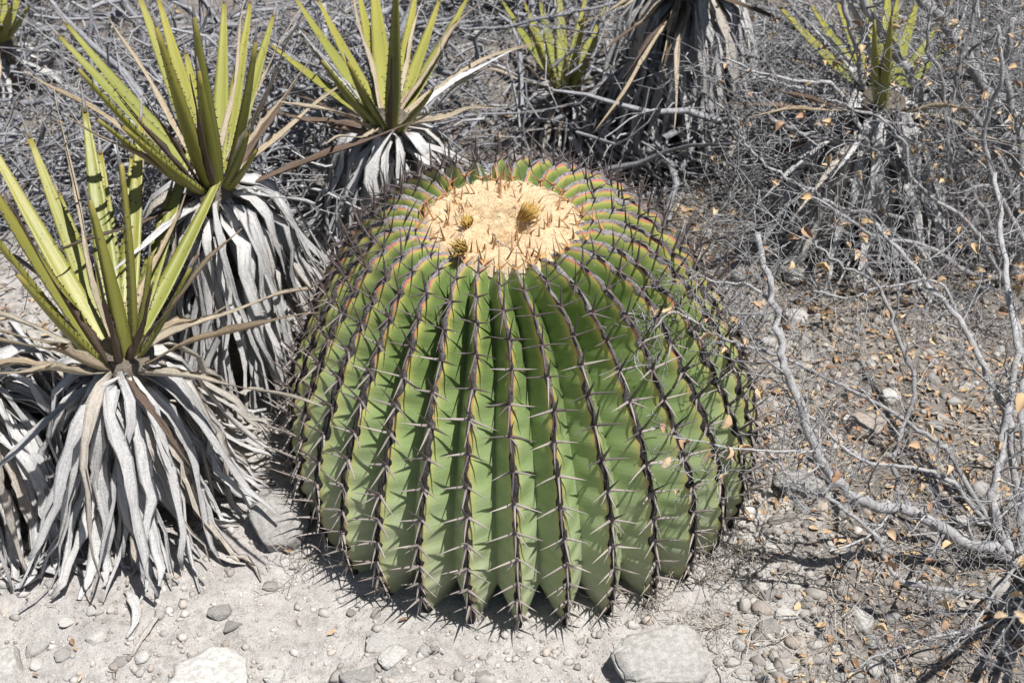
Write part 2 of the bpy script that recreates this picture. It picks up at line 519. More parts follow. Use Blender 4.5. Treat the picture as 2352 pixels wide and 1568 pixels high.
NRIB = 33
TH0 = R(-1.5)
cactus = empty('barrel_cactus', (0, 0, 0), 'huge ribbed green barrel cactus with cream woolly crown and grey spines', 'cactus')
spine_specs = []        # (pos, N, T, B, hgt, rib)
for k in range(NRIB):
    rs = np.random.default_rng(100 + k)
    th = TH0 + 2 * math.pi * k / NRIB
    wob = rs.uniform(-1, 1)
    # areoles along the crest, from the ground to the crown
    ar = []
    s = 0.052 + rs.uniform(0, 0.04)
    while s < ALEN - 0.012:
        ar.append(s)
        h = s / ALEN
        s += float(np.interp(h, [0, .12, .3, .6, .85, 1], [.027, .037, .051, .051, .044, .038])) * rs.uniform(0.93, 1.07)
    ar = np.array(ar)
    S = np.linspace(0, ALEN, NT_)
    r, z = prof_at(S)
    h = S / ALEN
    ph = np.interp(S, ar, np.arange(len(ar)), left=-0.3, right=len(ar) - 0.7)
    bulge = np.sin(math.pi * ph) ** 2
    depth = np.interp(r, [0.07, 0.11, 0.15, 0.22, 0.30, 0.38, 0.42], [0.004, 0.014, 0.031, 0.044, 0.050, 0.050, 0.048])
    wander = 0.0035 * vnoise(np.c_[S * 16, np.full(NT_, k * 3.7), np.zeros(NT_)]) + 0.002 * vnoise(np.c_[S * 60, np.full(NT_, k * 9.1), np.zeros(NT_)])
    wander = wander * np.clip(r / 0.3, 0.15, 1)
    cr = r + 0.0048 * bulge * np.clip(h * 1.6, 0.25, 1) + 0.004 * vnoise(np.c_[S * 9, np.full(NT_, k * 5.3 + 2), np.zeros(NT_)])
    lift = rs.uniform(0.012, 0.045)                    # the furrows turn under above the soil
    V = np.array([-1, -.97, -.9, -.78, -.62, -.46, -.32, -.21, -.13, -.06, 0, .06, .13, .21, .32, .46, .62, .78, .9, .97, 1])
    half = math.pi / NRIB
    # profile slope for normals
    dr, dz = np.gradient(r, S), np.gradient(z, S)
    L = np.hypot(dr, dz)
    Nr, Nz = dz / L, -dr / L
    verts, lat, hg, val = [], [], [], []
    for i in range(NT_):
        for v in V:
            a = abs(v)
            hh = 0.0 if a < 0.06 else ((a - 0.06) / 0.94) ** 1.0
            hh += 0.05 * math.sin(math.pi * a) * (1 - 2 * bulge[i]) * (a < 0.9)
            edge_w = (1 - a)                            # furrow lines of neighbours coincide
            ang = th + v * half + wander[i] / max(r[i], .05) * edge_w
            crest = cr[i] * edge_w + r[i] * (1 - edge_w)
            d = depth[i] * max(hh, 0)
            rr = crest - r[i] + r[i] - d * Nr[i]
            zz = z[i] - d * Nz[i]
            low = max(0, 1 - S[i] / 0.10)
            rr -= low * low * a * 0.05
            zz += low * low * a ** 1.5 * (lift + 0.02)
            x = rr * math.sin(ang) + lean(r[i], z[i])
            y = -rr * math.cos(ang) + lean_y(r[i], z[i])
            verts.append((x, y, zz))
            lat.append((abs(v * half) * r[i] + d * 0.35) / min(1, max(.3, r[i] / .36)) ** .8)
            hg.append(h[i])
            val.append(a)
    nV = len(V)
    idx = np.arange(NT_ * nV).reshape(NT_, nV)
    F = np.stack([idx[:-1, :-1], idx[:-1, 1:], idx[1:, 1:], idx[1:, :-1]], -1).reshape(-1, 4)
    me = mesh_from('rib', verts, F, M['skin'], attrs={'lat': lat, 'hgt': hg, 'val': val})
    rib = link('rib', me, cactus)
    # corky strip along the crest
    n2 = NT_ * 2
    S2 = np.linspace(0.01, ALEN - 0.01, n2)
    r2, z2 = prof_at(S2)
    cr2 = np.interp(S2, S, cr)
    wa2 = np.interp(S2, S, wander)
    Nr2, Nz2 = np.interp(S2, S, Nr), np.interp(S2, S, Nz)
    ph2 = np.interp(S2, ar, np.arange(len(ar)), left=-0.3, right=len(ar) - 0.7)
    ww = (0.0041 + 0.0019 * np.cos(math.pi * ph2) ** 4 + 0.0022 * vnoise(np.c_[S2 * 90, np.full(n2, k * 1.7), np.zeros(n2)])) * np.clip(r2 / 0.37, 0.3, 1)
    vv, hh2 = [], []
    offn = 0.0012 * vnoise(np.stack(np.meshgrid(np.arange(n2) * .9, np.arange(5) * 2.3, [k * 3.1], indexing='ij'), -1))[:, :, 0]
    for i in range(n2):
        ang = th + wa2[i] / max(r2[i], .05)
        for q, u in enumerate((-1, -.6, 0, .6, 1)):
            off = (0.0028, 0.0034, 0.0024, 0.0034, 0.0028)[q] + offn[i, q]
            if abs(u) == 1:
                off = -0.0065
            a2 = ang + u * ww[i] / max(r2[i], .05)
            rr = cr2[i] + off * Nr2[i]
            vv.append((rr * math.sin(a2) + lean(r2[i], z2[i]), -rr * math.cos(a2) + lean_y(r2[i], z2[i]), z2[i] + off * Nz2[i]))
            hh2.append(S2[i] / ALEN)
    idx = np.arange(n2 * 5).reshape(n2, 5)
    F = np.stack([idx[:-1, :-1], idx[:-1, 1:], idx[1:, 1:], idx[1:, :-1]], -1).reshape(-1, 4)
    link('corky_ridge', mesh_from('corky_ridge', vv, F, M['cork'], attrs={'hgt': hh2}), rib)
    for s in ar:
        i = int(np.clip(round(s / ALEN * (NT_ - 1)), 0, NT_ - 1))
        ang = th + wander[i] / max(r[i], .05)
        ra, za = prof_at(s)
        ra = np.interp(s, S, cr)
        er = Vector((math.sin(ang), -math.cos(ang), 0))
        N = (er * Nr[i] + Vector((0, 0, Nz[i]))).normalized()
        T = (er * dr[i] + Vector((0, 0, dz[i]))).normalized()
        B = T.cross(N).normalized()
        p = Vector((ra * math.sin(ang) + lean(ra, za), -ra * math.cos(ang) + lean_y(ra, za), za)) + N * 0.001
        spine_specs.append((p, N, T, B, s / ALEN, rs))

# spines
def spine_template(bend):
    n, sd = 6, 6
    vv, al, ff = [], [], []
    for i in range(n + 1):
        t = i / n
        rad = 0.048 * (1 - t) ** 0.8 * (1.35 if i == 0 else 1) + 0.002 * (1 - t)
        for k in range(sd):
            a = 2 * math.pi * k / sd
            vv.append((math.cos(a) * rad, math.sin(a) * rad * 0.75 + bend * t * t, t))
            al.append(t)
    for i in range(n):
        for k in range(sd):
            k2 = (k + 1) % sd
            ff.append((i * sd + k, i * sd + k2, (i + 1) * sd + k2, (i + 1) * sd + k))
    return np.array(vv), ff, np.array(al)
TPL = [spine_template(b) for b in (0.0, 0.07, -0.06)]
SPM = ['spine_young', 'spine_mid', 'spine_grey']
tmesh = {}
for ti, (vv, ff, al) in enumerate(TPL):
    for mi, mn in enumerate(SPM):
        tmesh[(ti, mi)] = mesh_from('spine', vv, ff, M[mn], attrs={'al': al})
spines = []
for p, N, T, B, h, rs in spine_specs:
    young = h > 0.885 + rs.uniform(-.02, .02)
    low = h < 0.45 + rs.uniform(-.12, .12)
    def add(d, ln, kind):
        mi = 0 if young else (2 if (low or (kind != 'c' and h < 0.66 and rs.uniform() < .6)) else 1)
        if kind == 'c' and not young:
            mi = 1 if h > .3 else mi
        d = (d + Vector(rs.uniform(-.09, .09, 3))).normalized()
        spines.append((p, d, ln * rs.uniform(.85, 1.12), int(rs.integers(0, 3)), mi, rs.uniform(0, 6.28)))
    sz = 1.0 if h < .8 else float(np.interp(h, [.8, .9, 1.0], [0.95, .66, 0.42]))
    if h < 0.16:
        sz *= 0.8
    upl = float(np.interp(h, [0, .25, .8, 1], [.35, .6, .55, .2]))
    add(N * .8 + T * upl, .068 * sz * float(np.interp(h, [.5, .75], [1, .86])), 'c')
    down = float(np.interp(h, [0, .3, .7, 1], [-.35, -.15, .02, .1]))
    nl = float(np.interp(h, [.6, .85], [.42, .85]))
    lt = .051 * sz * float(np.interp(h, [.6, .85], [1, .78]))
    add(B * .9 + N * nl + T * down, lt * rs.uniform(.8, 1.05), 'l')
    add(-B * .9 + N * nl + T * down, lt * rs.uniform(.8, 1.05), 'l')
    if h < .86:
        add(-T * .85 + N * .42, .046 * sz, 'd')
    if rs.uniform() < (.85 if h < .4 else (.35 if h < .85 else 0)):
        add(B * rs.choice([-.6, .6]) - T * .6 + N * .4, .030 * sz, 'x')
    if h < .12:
        add(-T * .9 + N * .6 + B * rs.uniform(-.4, .4), .042, 'x')

rs = np.random.default_rng(5)
for i in range(95):
    a, rr = rs.uniform(0, 2 * math.pi), rs.uniform(.05, .128)
    x, y = -.036 + rr * math.cos(a), -.032 + rr * math.sin(a)
    d = Vector((math.cos(a) * .35 + rs.normal(0, .3), math.sin(a) * .35 + rs.normal(0, .3) + .15, 1)).normalized()
    spines.append((Vector((x, y, .540)), d, rs.uniform(.018, .030) + .16 * (rr - .05), int(rs.integers(0, 3)), 0, rs.uniform(0, 6)))

def basis(d, roll):
    x = d.cross(Vector((0.3, 0.2, 0.9)))
    if x.length < .05:
        x = d.cross(Vector((1, 0, 0)))
    x.normalize()
    y = d.cross(x)
    return x * math.cos(roll) + y * math.sin(roll), y * math.cos(roll) - x * math.sin(roll)

C3 = Vector(CAM)
def vis(sp):
    p, d, ln = sp[:3]
    v = C3 - p
    dist = v.length
    v.normalize()
    c = Vector((lean(0.3, p.z), 0, p.z * 0.4))
    facing = (p - c).normalized().dot(v)
    seen = 1.0 if facing > 0.25 else max(0, facing)
    lower = 0.75 if p.z < 0.03 else 1
    return ln * (d.cross(v)).length / dist * seen * lower
order = sorted(range(len(spines)), key=lambda i: -vis(spines[i]))
from mathutils import Matrix
single = set(order[:300])
sv, sf, sm_, sal = [], [], [], []
nb = 0
for i, (p, d, ln, ti, mi, roll) in enumerate(spines):
    x, y = basis(d, roll)
    tk = .060 if p.z < .40 else (.050 if p.z < .53 else .044)
    if i in single:
        o = link('spine', tmesh[(ti, mi)], cactus)
        o.matrix_local = Matrix(((x.x * tk, y.x * tk, d.x * ln, p.x), (x.y * tk, y.y * tk, d.y * ln, p.y), (x.z * tk, y.z * tk, d.z * ln, p.z), (0, 0, 0, 1)))
    else:
        vv, ff, al = TPL[ti]
        A = np.array([[x.x * tk, y.x * tk, d.x * ln], [x.y * tk, y.y * tk, d.y * ln], [x.z * tk, y.z * tk, d.z * ln]])
        sv.append(vv @ A.T + np.array(p))
        sf += [tuple(q + nb for q in f) for f in ff]
        sm_ += [mi] * len(ff)
        sal.append(al)
        nb += len(vv)
o = link('spines', mesh_from('spines', np.vstack(sv), sf, mats=[M[m] for m in SPM], midx=sm_, attrs={'al': np.concatenate(sal)}), cactus, kind='stuff')

# woolly crown
WC = np.array([-.036, -.032])
WR = 0.138
TUFTS = [(1070, 512, .014), (1066, 560, .018), (1090, 545, .018), (1118, 532, .020), (1150, 520, .022), (1180, 508, .020), (1206, 498, .016), (1040, 535, .009), (1110, 495, .010)]
tp = [(G(a, b, .54)[:2], h) for a, b, h in TUFTS]
pit = [(G(1150, 556, .535)[:2], .016), (G(1195, 528, .535)[:2], .012), (G(1100, 572, .535)[:2], .008)]
nr_, na_ = 56, 150
vv, ed = [], []
aa_ = 2 * math.pi * np.arange(na_) / na_
wn = vnoise(np.stack([np.cos(aa_) * 3, np.sin(aa_) * 3, aa_ * 0 + 1.5], -1))
for i in range(nr_ + 1):
    f = i / nr_
    for j in range(na_):
        a = 2 * math.pi * j / na_
        rr = WR * f * (1 + 0.05 * f * wn[j] + 0.035 * f * math.cos((a - TH0 - math.pi / 2 + math.pi / NRIB * 0) * NRIB))
        x, y = WC[0] + rr * math.cos(a), WC[1] + rr * math.sin(a)
        z = 0.5440 - 0.003 * f * f - 0.022 * max(0, f - .84) / .16
        for q, hh in tp:
            z += hh * math.exp(-((x - q[0]) ** 2 + (y - q[1]) ** 2) / (2 * .0095 ** 2)) * .95
        for q, hh in pit:
            z -= hh * 1.5 * math.exp(-((x - q[0]) ** 2 + (y - q[1]) ** 2) / (2 * .010 ** 2))
        vv.append((x, y, z))
        ed.append(f)
vv = np.array(vv)
tuft = np.clip((vv[:, 2] - .547) / .012, .35, 1.6)
vv[:, 2] += (0.0042 * fbm(vv * 60, 3) + 0.0022 * fbm(vv * 240, 2)) * tuft
vv[:, :2] += 0.002 * np.stack([fbm(vv * 130 + 5, 2), fbm(vv * 130 + 31, 2)], -1)
idx = np.arange((nr_ + 1) * na_).reshape(nr_ + 1, na_)
F = np.stack([idx[:-1, :], np.roll(idx, -1, 1)[:-1, :], np.roll(idx, -1, 1)[1:, :], idx[1:, :]], -1)[:, :, ::-1].reshape(-1, 4)
link('woolly_crown', mesh_from('woolly_crown', vv, F, M['wool'], attrs={'edge': ed}), cactus)
# loose wool fibres standing off the crown
fv, ff = [], []
for i in range(7000):
    q = vv[RN.integers(0, len(vv))] + np.r_[RN.normal(0, .0015, 2), 0]
    d = np.array([RN.normal(0, 1), RN.normal(0, 1), RN.uniform(.2, 1.0)])
    d = d / np.linalg.norm(d) * RN.uniform(.003, .009)
    s = np.cross(d, RN.normal(0, 1, 3))
    s = s / (np.linalg.norm(s) + 1e-9) * .00022
    b = len(fv)
    m = q + d * .5 + RN.normal(0, .0009, 3)
    fv += [q - s, q + s, m + s, m - s, q + d]
    ff += [(b, b + 1, b + 2, b + 3), (b + 3, b + 2, b + 4)]
link('wool_fibres', mesh_from('wool_fibres', np.array(fv), ff, M['wool'], attrs={'edge': np.zeros(len(fv))}), cactus, kind='stuff')
# withered flowers in the wool
for (a, b, dx, dy, sc) in ((1062, 572, -.5, -.5, 1.0), (1205, 496, .75, .1, 1.15), (1074, 516, -.1, -.1, .75)):
    q = Vector(G(a, b, .558))
    ax = Vector((dx, dy, .75)).normalized()
    mb = MB()
    for i in range(110):
        sd = Vector(RN.normal(0, 1, 3))
        sd = (sd - ax * sd.dot(ax)).normalized()
        rr = RN.uniform(0, .014) * sc
        p0 = q + sd * rr * .5 - ax * .006
        p1 = q + sd * rr + ax * .010 * sc
        p2 = q + sd * rr * RN.uniform(.8, 1.5) + ax * RN.uniform(.015, .024) * sc
        mb.tube([p0, p1, p2], [.0016, .0015, .0005], 3, flat=.4)
    link('withered_flower', mb.mesh('withered_flower', [M['petal']]), cactus)
# chaff in the hollow of the crown
mb = MB()
for i in range(26):
    q = Vector(G(1135 + RN.normal(0, 18), 558 + RN.normal(0, 6), .532))
    d = Vector(RN.normal(0, 1, 3)) * .006
    mb.tube([q - d, q + d], [.0014, .001], 4, flat=.4)
link('crown_chaff', mb.mesh('crown_chaff', [M['chaff']]), cactus, kind='stuff')
mb = MB()
mb.tube([G(990, 533, .538), G(1040, 522, .541), G(1072, 512, .552)], [.0016, .0016, .001], 5)
link('dry_twig', mb.mesh('dry_twig', [M['wood']]), None, 'thin bent grey twig lying on the cream wool of the cactus crown', 'twig')

# ------------------------------------------------------------------ agaves
def strap(path, width, thick, up_hint, chan=0.3, tip_frac=0.0, teeth=False, rs=None, mat=None, name='leaf', taper=0.9, crumple=0.0, bw=0.75):
    """closed strap leaf swept along a path; returns a mesh"""
    n = len(path)
    U = (-1, -.5, 0, .5, 1, .55, 0, -.55)
    vv, al, ac = [], [], []
    tw = rs.uniform(-1, 1) * crumple * 1.5
    f0 = rs.uniform(0, 50)
    edges = []
    for i, p in enumerate(path):
        p = Vector(p)
        t = i / (n - 1)
        tan = (Vector(path[min(i + 1, n - 1)]) - Vector(path[max(i - 1, 0)])).normalized()
        up = up_hint - tan * up_hint.dot(tan)
        up = up.normalized() if up.length > .02 else tan.orthogonal().normalized()
        side = tan.cross(up)
        a = tw * t
        side, up = side * math.cos(a) + up * math.sin(a), up * math.cos(a) - side * math.sin(a)
        w = width * 0.5 * (bw + (1 - bw) * min(1, t / .28)) * (1 - max(0, (t - .3) / .7) ** 1.5 * taper)
        if crumple:
            w *= 1 + .28 * math.sin(t * 17 + f0) * crumple + .18 * math.sin(t * 37 + f0 * 2) * crumple
        ch = chan * (1 + crumple * 1.3 * math.sin(t * 9 + f0))
        for j, u in enumerate(U):
            if j < 5:
                hgt = ch * w * u * u - (0.0 if not crumple else crumple * .2 * w * math.sin(u * 5 + t * 11 + f0))
            else:
                hgt = -thick * (1 - u * u * .6) + ch * w * u * u * .5
            q = p + side * (u * w) + up * hgt
            vv.append((q.x, q.y, q.z))
            al.append(t)
            ac.append(u)
        edges.append((p + side * w + up * ch * w, p - side * w + up * ch * w, side, w))
    m = len(U)
    ff = []
    mi = []
    for i in range(n - 1):
        for k in range(m):
            k2 = (k + 1) % m
            ff.append((i * m + k2, i * m + k, (i + 1) * m + k, (i + 1) * m + k2)); mi.append(0)
    ff.append(tuple(range(m))); mi.append(0)
    ff.append(tuple((n - 1) * m + k for k in range(m))[::-1]); mi.append(0)
    if teeth:
        for sgn in (0, 1):
            t = .12 + rs.uniform(0, .03)
            while t < .93:
                x = t * (n - 1)
                i = int(x)
                fr = x - i
                pa = edges[i][sgn].lerp(edges[min(i + 1, n - 1)][sgn], fr)
                tn = (edges[min(i + 1, n - 1)][sgn] - edges[i][sgn]).normalized()
                sd = edges[i][2] * (1 if sgn == 0 else -1)
                b = len(vv)
                sz = rs.uniform(.0028, .0048)
                upv = tn.cross(sd) * .0012
                for q in (pa - tn * .0024 - sd * .001, pa + tn * .0024 - sd * .001, pa + upv - sd * .0005, pa + sd * sz - tn * .0015):
                    vv.append((q.x, q.y, q.z)); al.append(t); ac.append(1)
                ff += [(b, b + 1, b + 3), (b + 1, b + 2, b + 3), (b + 2, b, b + 3)]; mi += [1] * 3
                t += rs.uniform(.035, .065)
    return mesh_from(name, vv, ff, mats=[mat, M['tip']], midx=mi, attrs={'al': al, 'ac': ac})

def tip_at(x, y, C, L, far):
    d = ray(x, y)
    oc = CAM - np.array(C)
    b = d @ oc
    disc = b * b - (oc @ oc - L * L)
    t = -b + (0 if disc < 0 else (math.sqrt(disc) if far else -math.sqrt(disc)))
    return CAM + d * t

def agave(cpx, h, leaves, label, seed, ndead=90, spread=.15, scale=1.0, deadlen=.36, side=None, rosette=True, wdead=1.0, extra_dry=8):
    rs = np.random.default_rng(seed)
    C = G(cpx[0], cpx[1], h)
    base = Vector((C[0], C[1], sgz(C[0], C[1])))
    root = empty('agave_plant', base, label, 'agave', 'agaves around the cactus')
    off = np.array(base)
    Cl = np.array(C) - off
    # trunk
    mb = MB()
    pts = [Vector((rs.normal(0, .006), rs.normal(0, .006), z)) for z in np.linspace(-.03, Cl[2] + .0, 9)]
    mb.tube(pts, [.055 * scale + rs.uniform(-.006, .006) - .012 * i / 8 for i in range(9)], 12)
    link('trunk', mb.mesh('trunk', [M['trunk']]), root)
    UPV = Vector((0, 0, 1))
    def green(tip, width, kind):
        tip = np.array(tip) - off
        d = tip - Cl
        L = np.linalg.norm(d)
        hd = Vector((d[0], d[1], 0))
        hd = hd.normalized() if hd.length > 1e-4 else Vector((1, 0, 0))
        p0 = Vector(Cl) + hd * .022 * scale - UPV * .03 * scale
        tipv = Vector(tip)
        dirv = (tipv - p0).normalized()
        bow = (hd * .35 - UPV * .25) * L * (.16 if kind == 'g' else .1)
        if kind in 'dw':
            bow = UPV * L * rs.uniform(.02, .16) + Vector(rs.normal(0, .04, 3)) * L
        p1 = p0.lerp(tipv, .42) + bow * .7
        n = 15
        path = []
        for i in range(n):
            t = i / (n - 1)
            q = p0 * (1 - t) ** 2 + p1 * 2 * t * (1 - t) + tipv * t * t
            if kind == 'd':
                q += Vector((math.sin(t * 9 + seed), math.cos(t * 8 + L * 30), math.sin(t * 11 + L * 50))) * .004
            path.append(q)
        upn = (UPV * .75 - hd * .7)
        if kind == 'g':
            k = int(n * .9)
            me = strap(path[:k + 1], width, width * .17, upn, .34, teeth=True, rs=rs, mat=M['leaf'], taper=.80)
            lf = link('leaf', me, root)
            m2 = MB()
            tl = path[k:]
            w_end = width * .5 * .2
            rad = [max(.0006, (w_end * .95) * (1 - i / (len(tl) - 1))) for i in range(len(tl))]
            tl = [path[k] - (path[k] - path[k - 1]) * .35] + tl
            rad = [w_end * 1.05] + rad
            m2.tube(tl, rad, 6)
            me2 = m2.mesh('terminal_spine', [M['tip']])
            a = me2.attributes.new('al', 'FLOAT', 'POINT')
            a.data.foreach_set('value', np.repeat(np.linspace(0, 1, len(tl)), 6).astype(np.float32))
            link('terminal_spine', me2, lf)
        else:
            me = strap(path, width, .0015, upn, .95, rs=rs, mat=M[{'d': 'tanleaf', 'b': 'brownleaf', 'w': 'deadleaf'}[kind]], crumple=.8, taper=.95, name='dried_leaf')
            link('dried_leaf', me, root)
    for lf in leaves:
        x, y, far, kind, L, w = lf
        if kind == 'g' and not far:
            L *= .9
        tip = tip_at(x, y, C, L, far)
        green(tip, w * ((1.12 if seed == 21 else 1.0) if kind == 'g' else .62), kind)
    # weathered leaves sticking out level below the rosette
    for i in range(extra_dry):
        ph = rs.uniform(0, 2 * math.pi)
        L = rs.uniform(.25, .42) * scale
        e = rs.uniform(-.35, .25)
        tip = np.array(C) + np.array([math.cos(ph) * math.cos(e), math.sin(ph) * math.cos(e), math.sin(e)]) * L
        tip[2] = max(tip[2], .02)
        green(tip, .014 * scale, rs.choice(['d', 'w', 'w', 'b']))
    # skirt of dead leaves hanging round the trunk
    for i in range(ndead):
        ph = 2 * math.pi * (i * .381966 + rs.uniform(-.03, .03))
        lev = (i / max(1, ndead - 1))
        z0 = Cl[2] - .012 - (1 - lev) ** 1.2 * Cl[2] * .55
        L = deadlen * rs.uniform(.72, 1.12)
        sp = spread * rs.uniform(.35, 1.3) * (1.0 + .3 * (1 - lev))
        hd = Vector((math.cos(ph), math.sin(ph), 0))
        sdv = Vector((-math.sin(ph), math.cos(ph), 0))
        n = 11
        path = []
        q = hd * .036 * scale + UPV * z0
        e = rs.uniform(-.45, .35)
        swirl = rs.uniform(-.5, .5)
        st = L / (n - 1)
        curl = rs.uniform(-.4, 1.2) if rs.uniform() < .6 else rs.uniform(1, 2.4)
        e_end = -math.acos(min(.95, sp / L * 1.15))
        for j in range(n):
            path.append(q.copy())
            t = j / (n - 1)
            ee = e + (e_end - e) * min(1, t * 4.5) + max(0, t - .6) * curl * 1.0 + rs.normal(0, .15)
            dirv = hd * math.cos(ee) + UPV * math.sin(ee) + sdv * (swirl * (t - .2) + rs.normal(0, .16))
            q = q + dirv.normalized() * st
            fl = sgz(q.x + off[0], q.y + off[1]) - off[2] + .004
            if q.z < fl:
                q.z = fl + rs.uniform(0, .006)
        me = strap(path, (rs.uniform(.008, .015) if rs.uniform() < .35 else rs.uniform(.015, .029)) * scale * wdead, .0016, hd + UPV * .2, .4, rs=rs, mat=M['deadleaf'], crumple=.75, taper=.72, name='dead_leaf', bw=1.25)
        link('dead_leaf', me, root)
    return root

g, d, b = 'g', 'd', 'b'
agave((268, 806), .335, [
    (-70, 245, 1, g, .50, .030), (-95, 300, 0, g, .48, .032), (46, 258, 1, g, .50, .030), (186, 192, 1, g, .50, .036),
    (326, 218, 1, g, .48, .031), (304, 308, 1, g, .42, .027), (192, 418, 0, g, .36, .032), (457, 268, 1, g, .50, .029),
    (546, 318, 1, g, .48, .029), (-60, 470, 0, g, .44, .034), (345, 560, 0, g, .26, .028), (20, 600, 0, g, .36, .028),
    (445, 590, 0, g, .28, .027), (225, 300, 1, g, .44, .032), (118, 400, 1, g, .40, .031), (400, 400, 1, g, .38, .027), (268, 330, 0, g, .42, .033),
    (345, 250, 1, d, .48, .018), (490, 288, 1, d, .48, .018), (8, 440, 0, b, .42, .022), (214, 585, 0, b, .30, .022), (352, 645, 0, b, .24, .022),
    (497, 522, 1, b, .36, .018), (560, 522, 0, d, .38, .018), (772, 652, 1, d, .50, .022), (740, 716, 0, d, .46, .020), (748, 930, 0, d, .46, .024),
    (-60, 560, 1, d, .46, .022), (-90, 700, 1, d, .46, .022), (-80, 745, 0, d, .44, .024), (-70, 775, 0, d, .44, .024), (-40, 860, 0, d, .42, .024), (130, 200, 1, d, .46, .017),
], 'agave with the leaf that touches the cactus, broad yellow-green rosette on a grey skirt', 21, 135, .125, deadlen=.37, extra_dry=4)
agave((492, 408), .43, [
    (98, 42, 1, g, .50, .030), (118, 12, 1, g, .52, .030), (152, 122, 0, g, .46, .031), (262, 268, 0, g, .38, .030), (300, -60, 1, g, .52, .034),
    (347, 17, 0, g, .46, .034), (350, -50, 1, g, .54, .032), (440, -8, 0, g, .46, .034), (516, -40, 1, g, .50, .032), (582, -40, 1, g, .52, .030),
    (640, -6, 1, g, .50, .030), (590, 58, 0, g, .40, .031), (452, 130, 0, g, .34, .033), (575, 285, 0, g, .26, .027), (596, 330, 0, g, .22, .024),
    (420, 90, 1, g, .42, .032), (200, 250, 0, g, .40, .027), (550, 150, 1, g, .38, .028),
    (246, 22, 1, d, .50, .020), (50, 152, 1, d, .52, .022), (150, 265, 0, d, .42, .018), (435, 170, 0, b, .32, .020), (270, 220, 0, b, .36, .018),
    (694, 12, 1, d, .52, .020), (712, 142, 1, d, .42, .020), (570, -20, 1, d, .46, .016), (330, 215, 0, b, .3, .018), (640, 160, 1, b, .4, .016), (700, 30, 0, d, .5, .017),
], 'agave with the tallest leaf skirt, standing behind the one that touches the cactus', 22, 155, .10, deadlen=.46, extra_dry=8)
agave((893, 272), .36, [
    (596, 82, 1, g, .50, .028), (655, -40, 1, g, .52, .028), (715, -30, 1, g, .50, .028), (725, 115, 0, g, .40, .030), (815, -60, 1, g, .52, .030),
    (852, -90, 1, g, .54, .042), (910, -80, 0, g, .50, .032), (962, -60, 1, g, .52, .030), (1020, -30, 1, g, .48, .030), (1090, -35, 1, g, .52, .030),
    (1000, 195, 0, g, .26, .026), (790, 120, 0, g, .34, .028), (880, 60, 1, g, .40, .032), (700, 90, 1, g, .42, .026),
    (1106, 0, 1, d, .48, .020), (1252, 96, 1, d, .54, .020), (1120, 150, 0, d, .40, .020), (900, 122, 0, b, .30, .020), (640, 200, 1, d, .46, .022), (640, 235, 0, d, .42, .022),
    (810, -20, 1, d, .46, .017), (660, 265, 0, b, .4, .02), (745, 330, 0, d, .36, .02), (970, 0, 1, d, .44, .018),
], 'agave with a long dry leaf reaching right, just beyond the cactus crown', 23, 105, .085, deadlen=.38)
agave((1298, 196), .13, [
    (1140, -20, 1, g, .46, .026), (1196, -15, 1, g, .46, .026), (1232, -30, 1, g, .46, .028), (1282, -60, 1, g, .46, .030), (1350, -30, 1, g, .44, .028),
    (1402, -10, 1, g, .46, .028), (1345, 20, 0, g, .34, .026), (1210, 40, 0, g, .34, .026), (1250, 60, 1, g, .34, .027), (1380, 60, 0, g, .32, .026), (1300, 120, 0, g, .24, .026), (1165, 30, 1, g, .42, .024),
    (1200, 150, 0, d, .34, .016), (1420, 150, 0, d, .34, .016), (1240, 150, 0, b, .26, .016), (1390, 190, 0, b, .3, .016), (1180, 190, 1, b, .34, .016),
], 'low green agave with almost no skirt, under crossing bare twigs', 24, 34, .15, scale=.8, deadlen=.24)
agave((1592, -70), .44, [
    (1420, -300, 1, g, .5, .032), (1500, -330, 1, g, .5, .032), (1600, -360, 1, g, .52, .034), (1700, -330, 1, g, .5, .032), (1780, -250, 1, g, .5, .03), (1560, -260, 0, g, .45, .033), (1660, -280, 0, g, .45, .03), (1480, -180, 0, g, .4, .03), (1450, -120, 0, g, .44, .034), (1540, -130, 0, g, .46, .036), (1620, -120, 0, g, .46, .036), (1700, -130, 0, g, .46, .036), (1760, -90, 0, g, .46, .034), (1800, -150, 0, g, .48, .034), (1680, -200, 0, g, .5, .036), (1600, -220, 0, g, .5, .036), (1740, -180, 0, g, .5, .034),
    (1360, 312, 0, d, .56, .024), (1545, 305, 0, d, .5, .024), (1452, 60, 0, d, .3, .024), (1420, 20, 0, d, .4, .024),
    (1330, 60, 0, d, .44, .022), (1380, 120, 0, b, .42, .022), (1430, 180, 0, b, .44, .022),
], 'agave with a dark shaggy trunk skirt, its rosette cut off by the frame', 25, 150, .10, deadlen=.47, wdead=1.05)
agave((2032, 222), .36, [
    (1768, -10, 1, g, .52, .030), (1848, -15, 1, g, .5, .030), (1915, -20, 1, g, .5, .030), (1990, -60, 1, g, .52, .032), (2042, -50, 1, g, .5, .034), (2066, -30, 1, g, .46, .030),
    (2008, 20, 0, g, .36, .024), (2052, 10, 0, g, .38, .026), (2115, -20, 1, g, .48, .032), (2165, 40, 1, g, .42, .030), (2190, 90, 1, g, .38, .024), (1960, 60, 1, g, .36, .026), (2090, 70, 1, g, .34, .028), (1900, 60, 1, g, .4, .026),
    (1790, 140, 1, d, .46, .020), (1720, 265, 0, d, .48, .020), (1760, 200, 0, b, .44, .022), (2230, 150, 1, d, .44, .02), (2260, 250, 0, d, .4, .02),
], 'agave seen through the leafless branches of the grey shrub', 26, 120, .11, deadlen=.40)
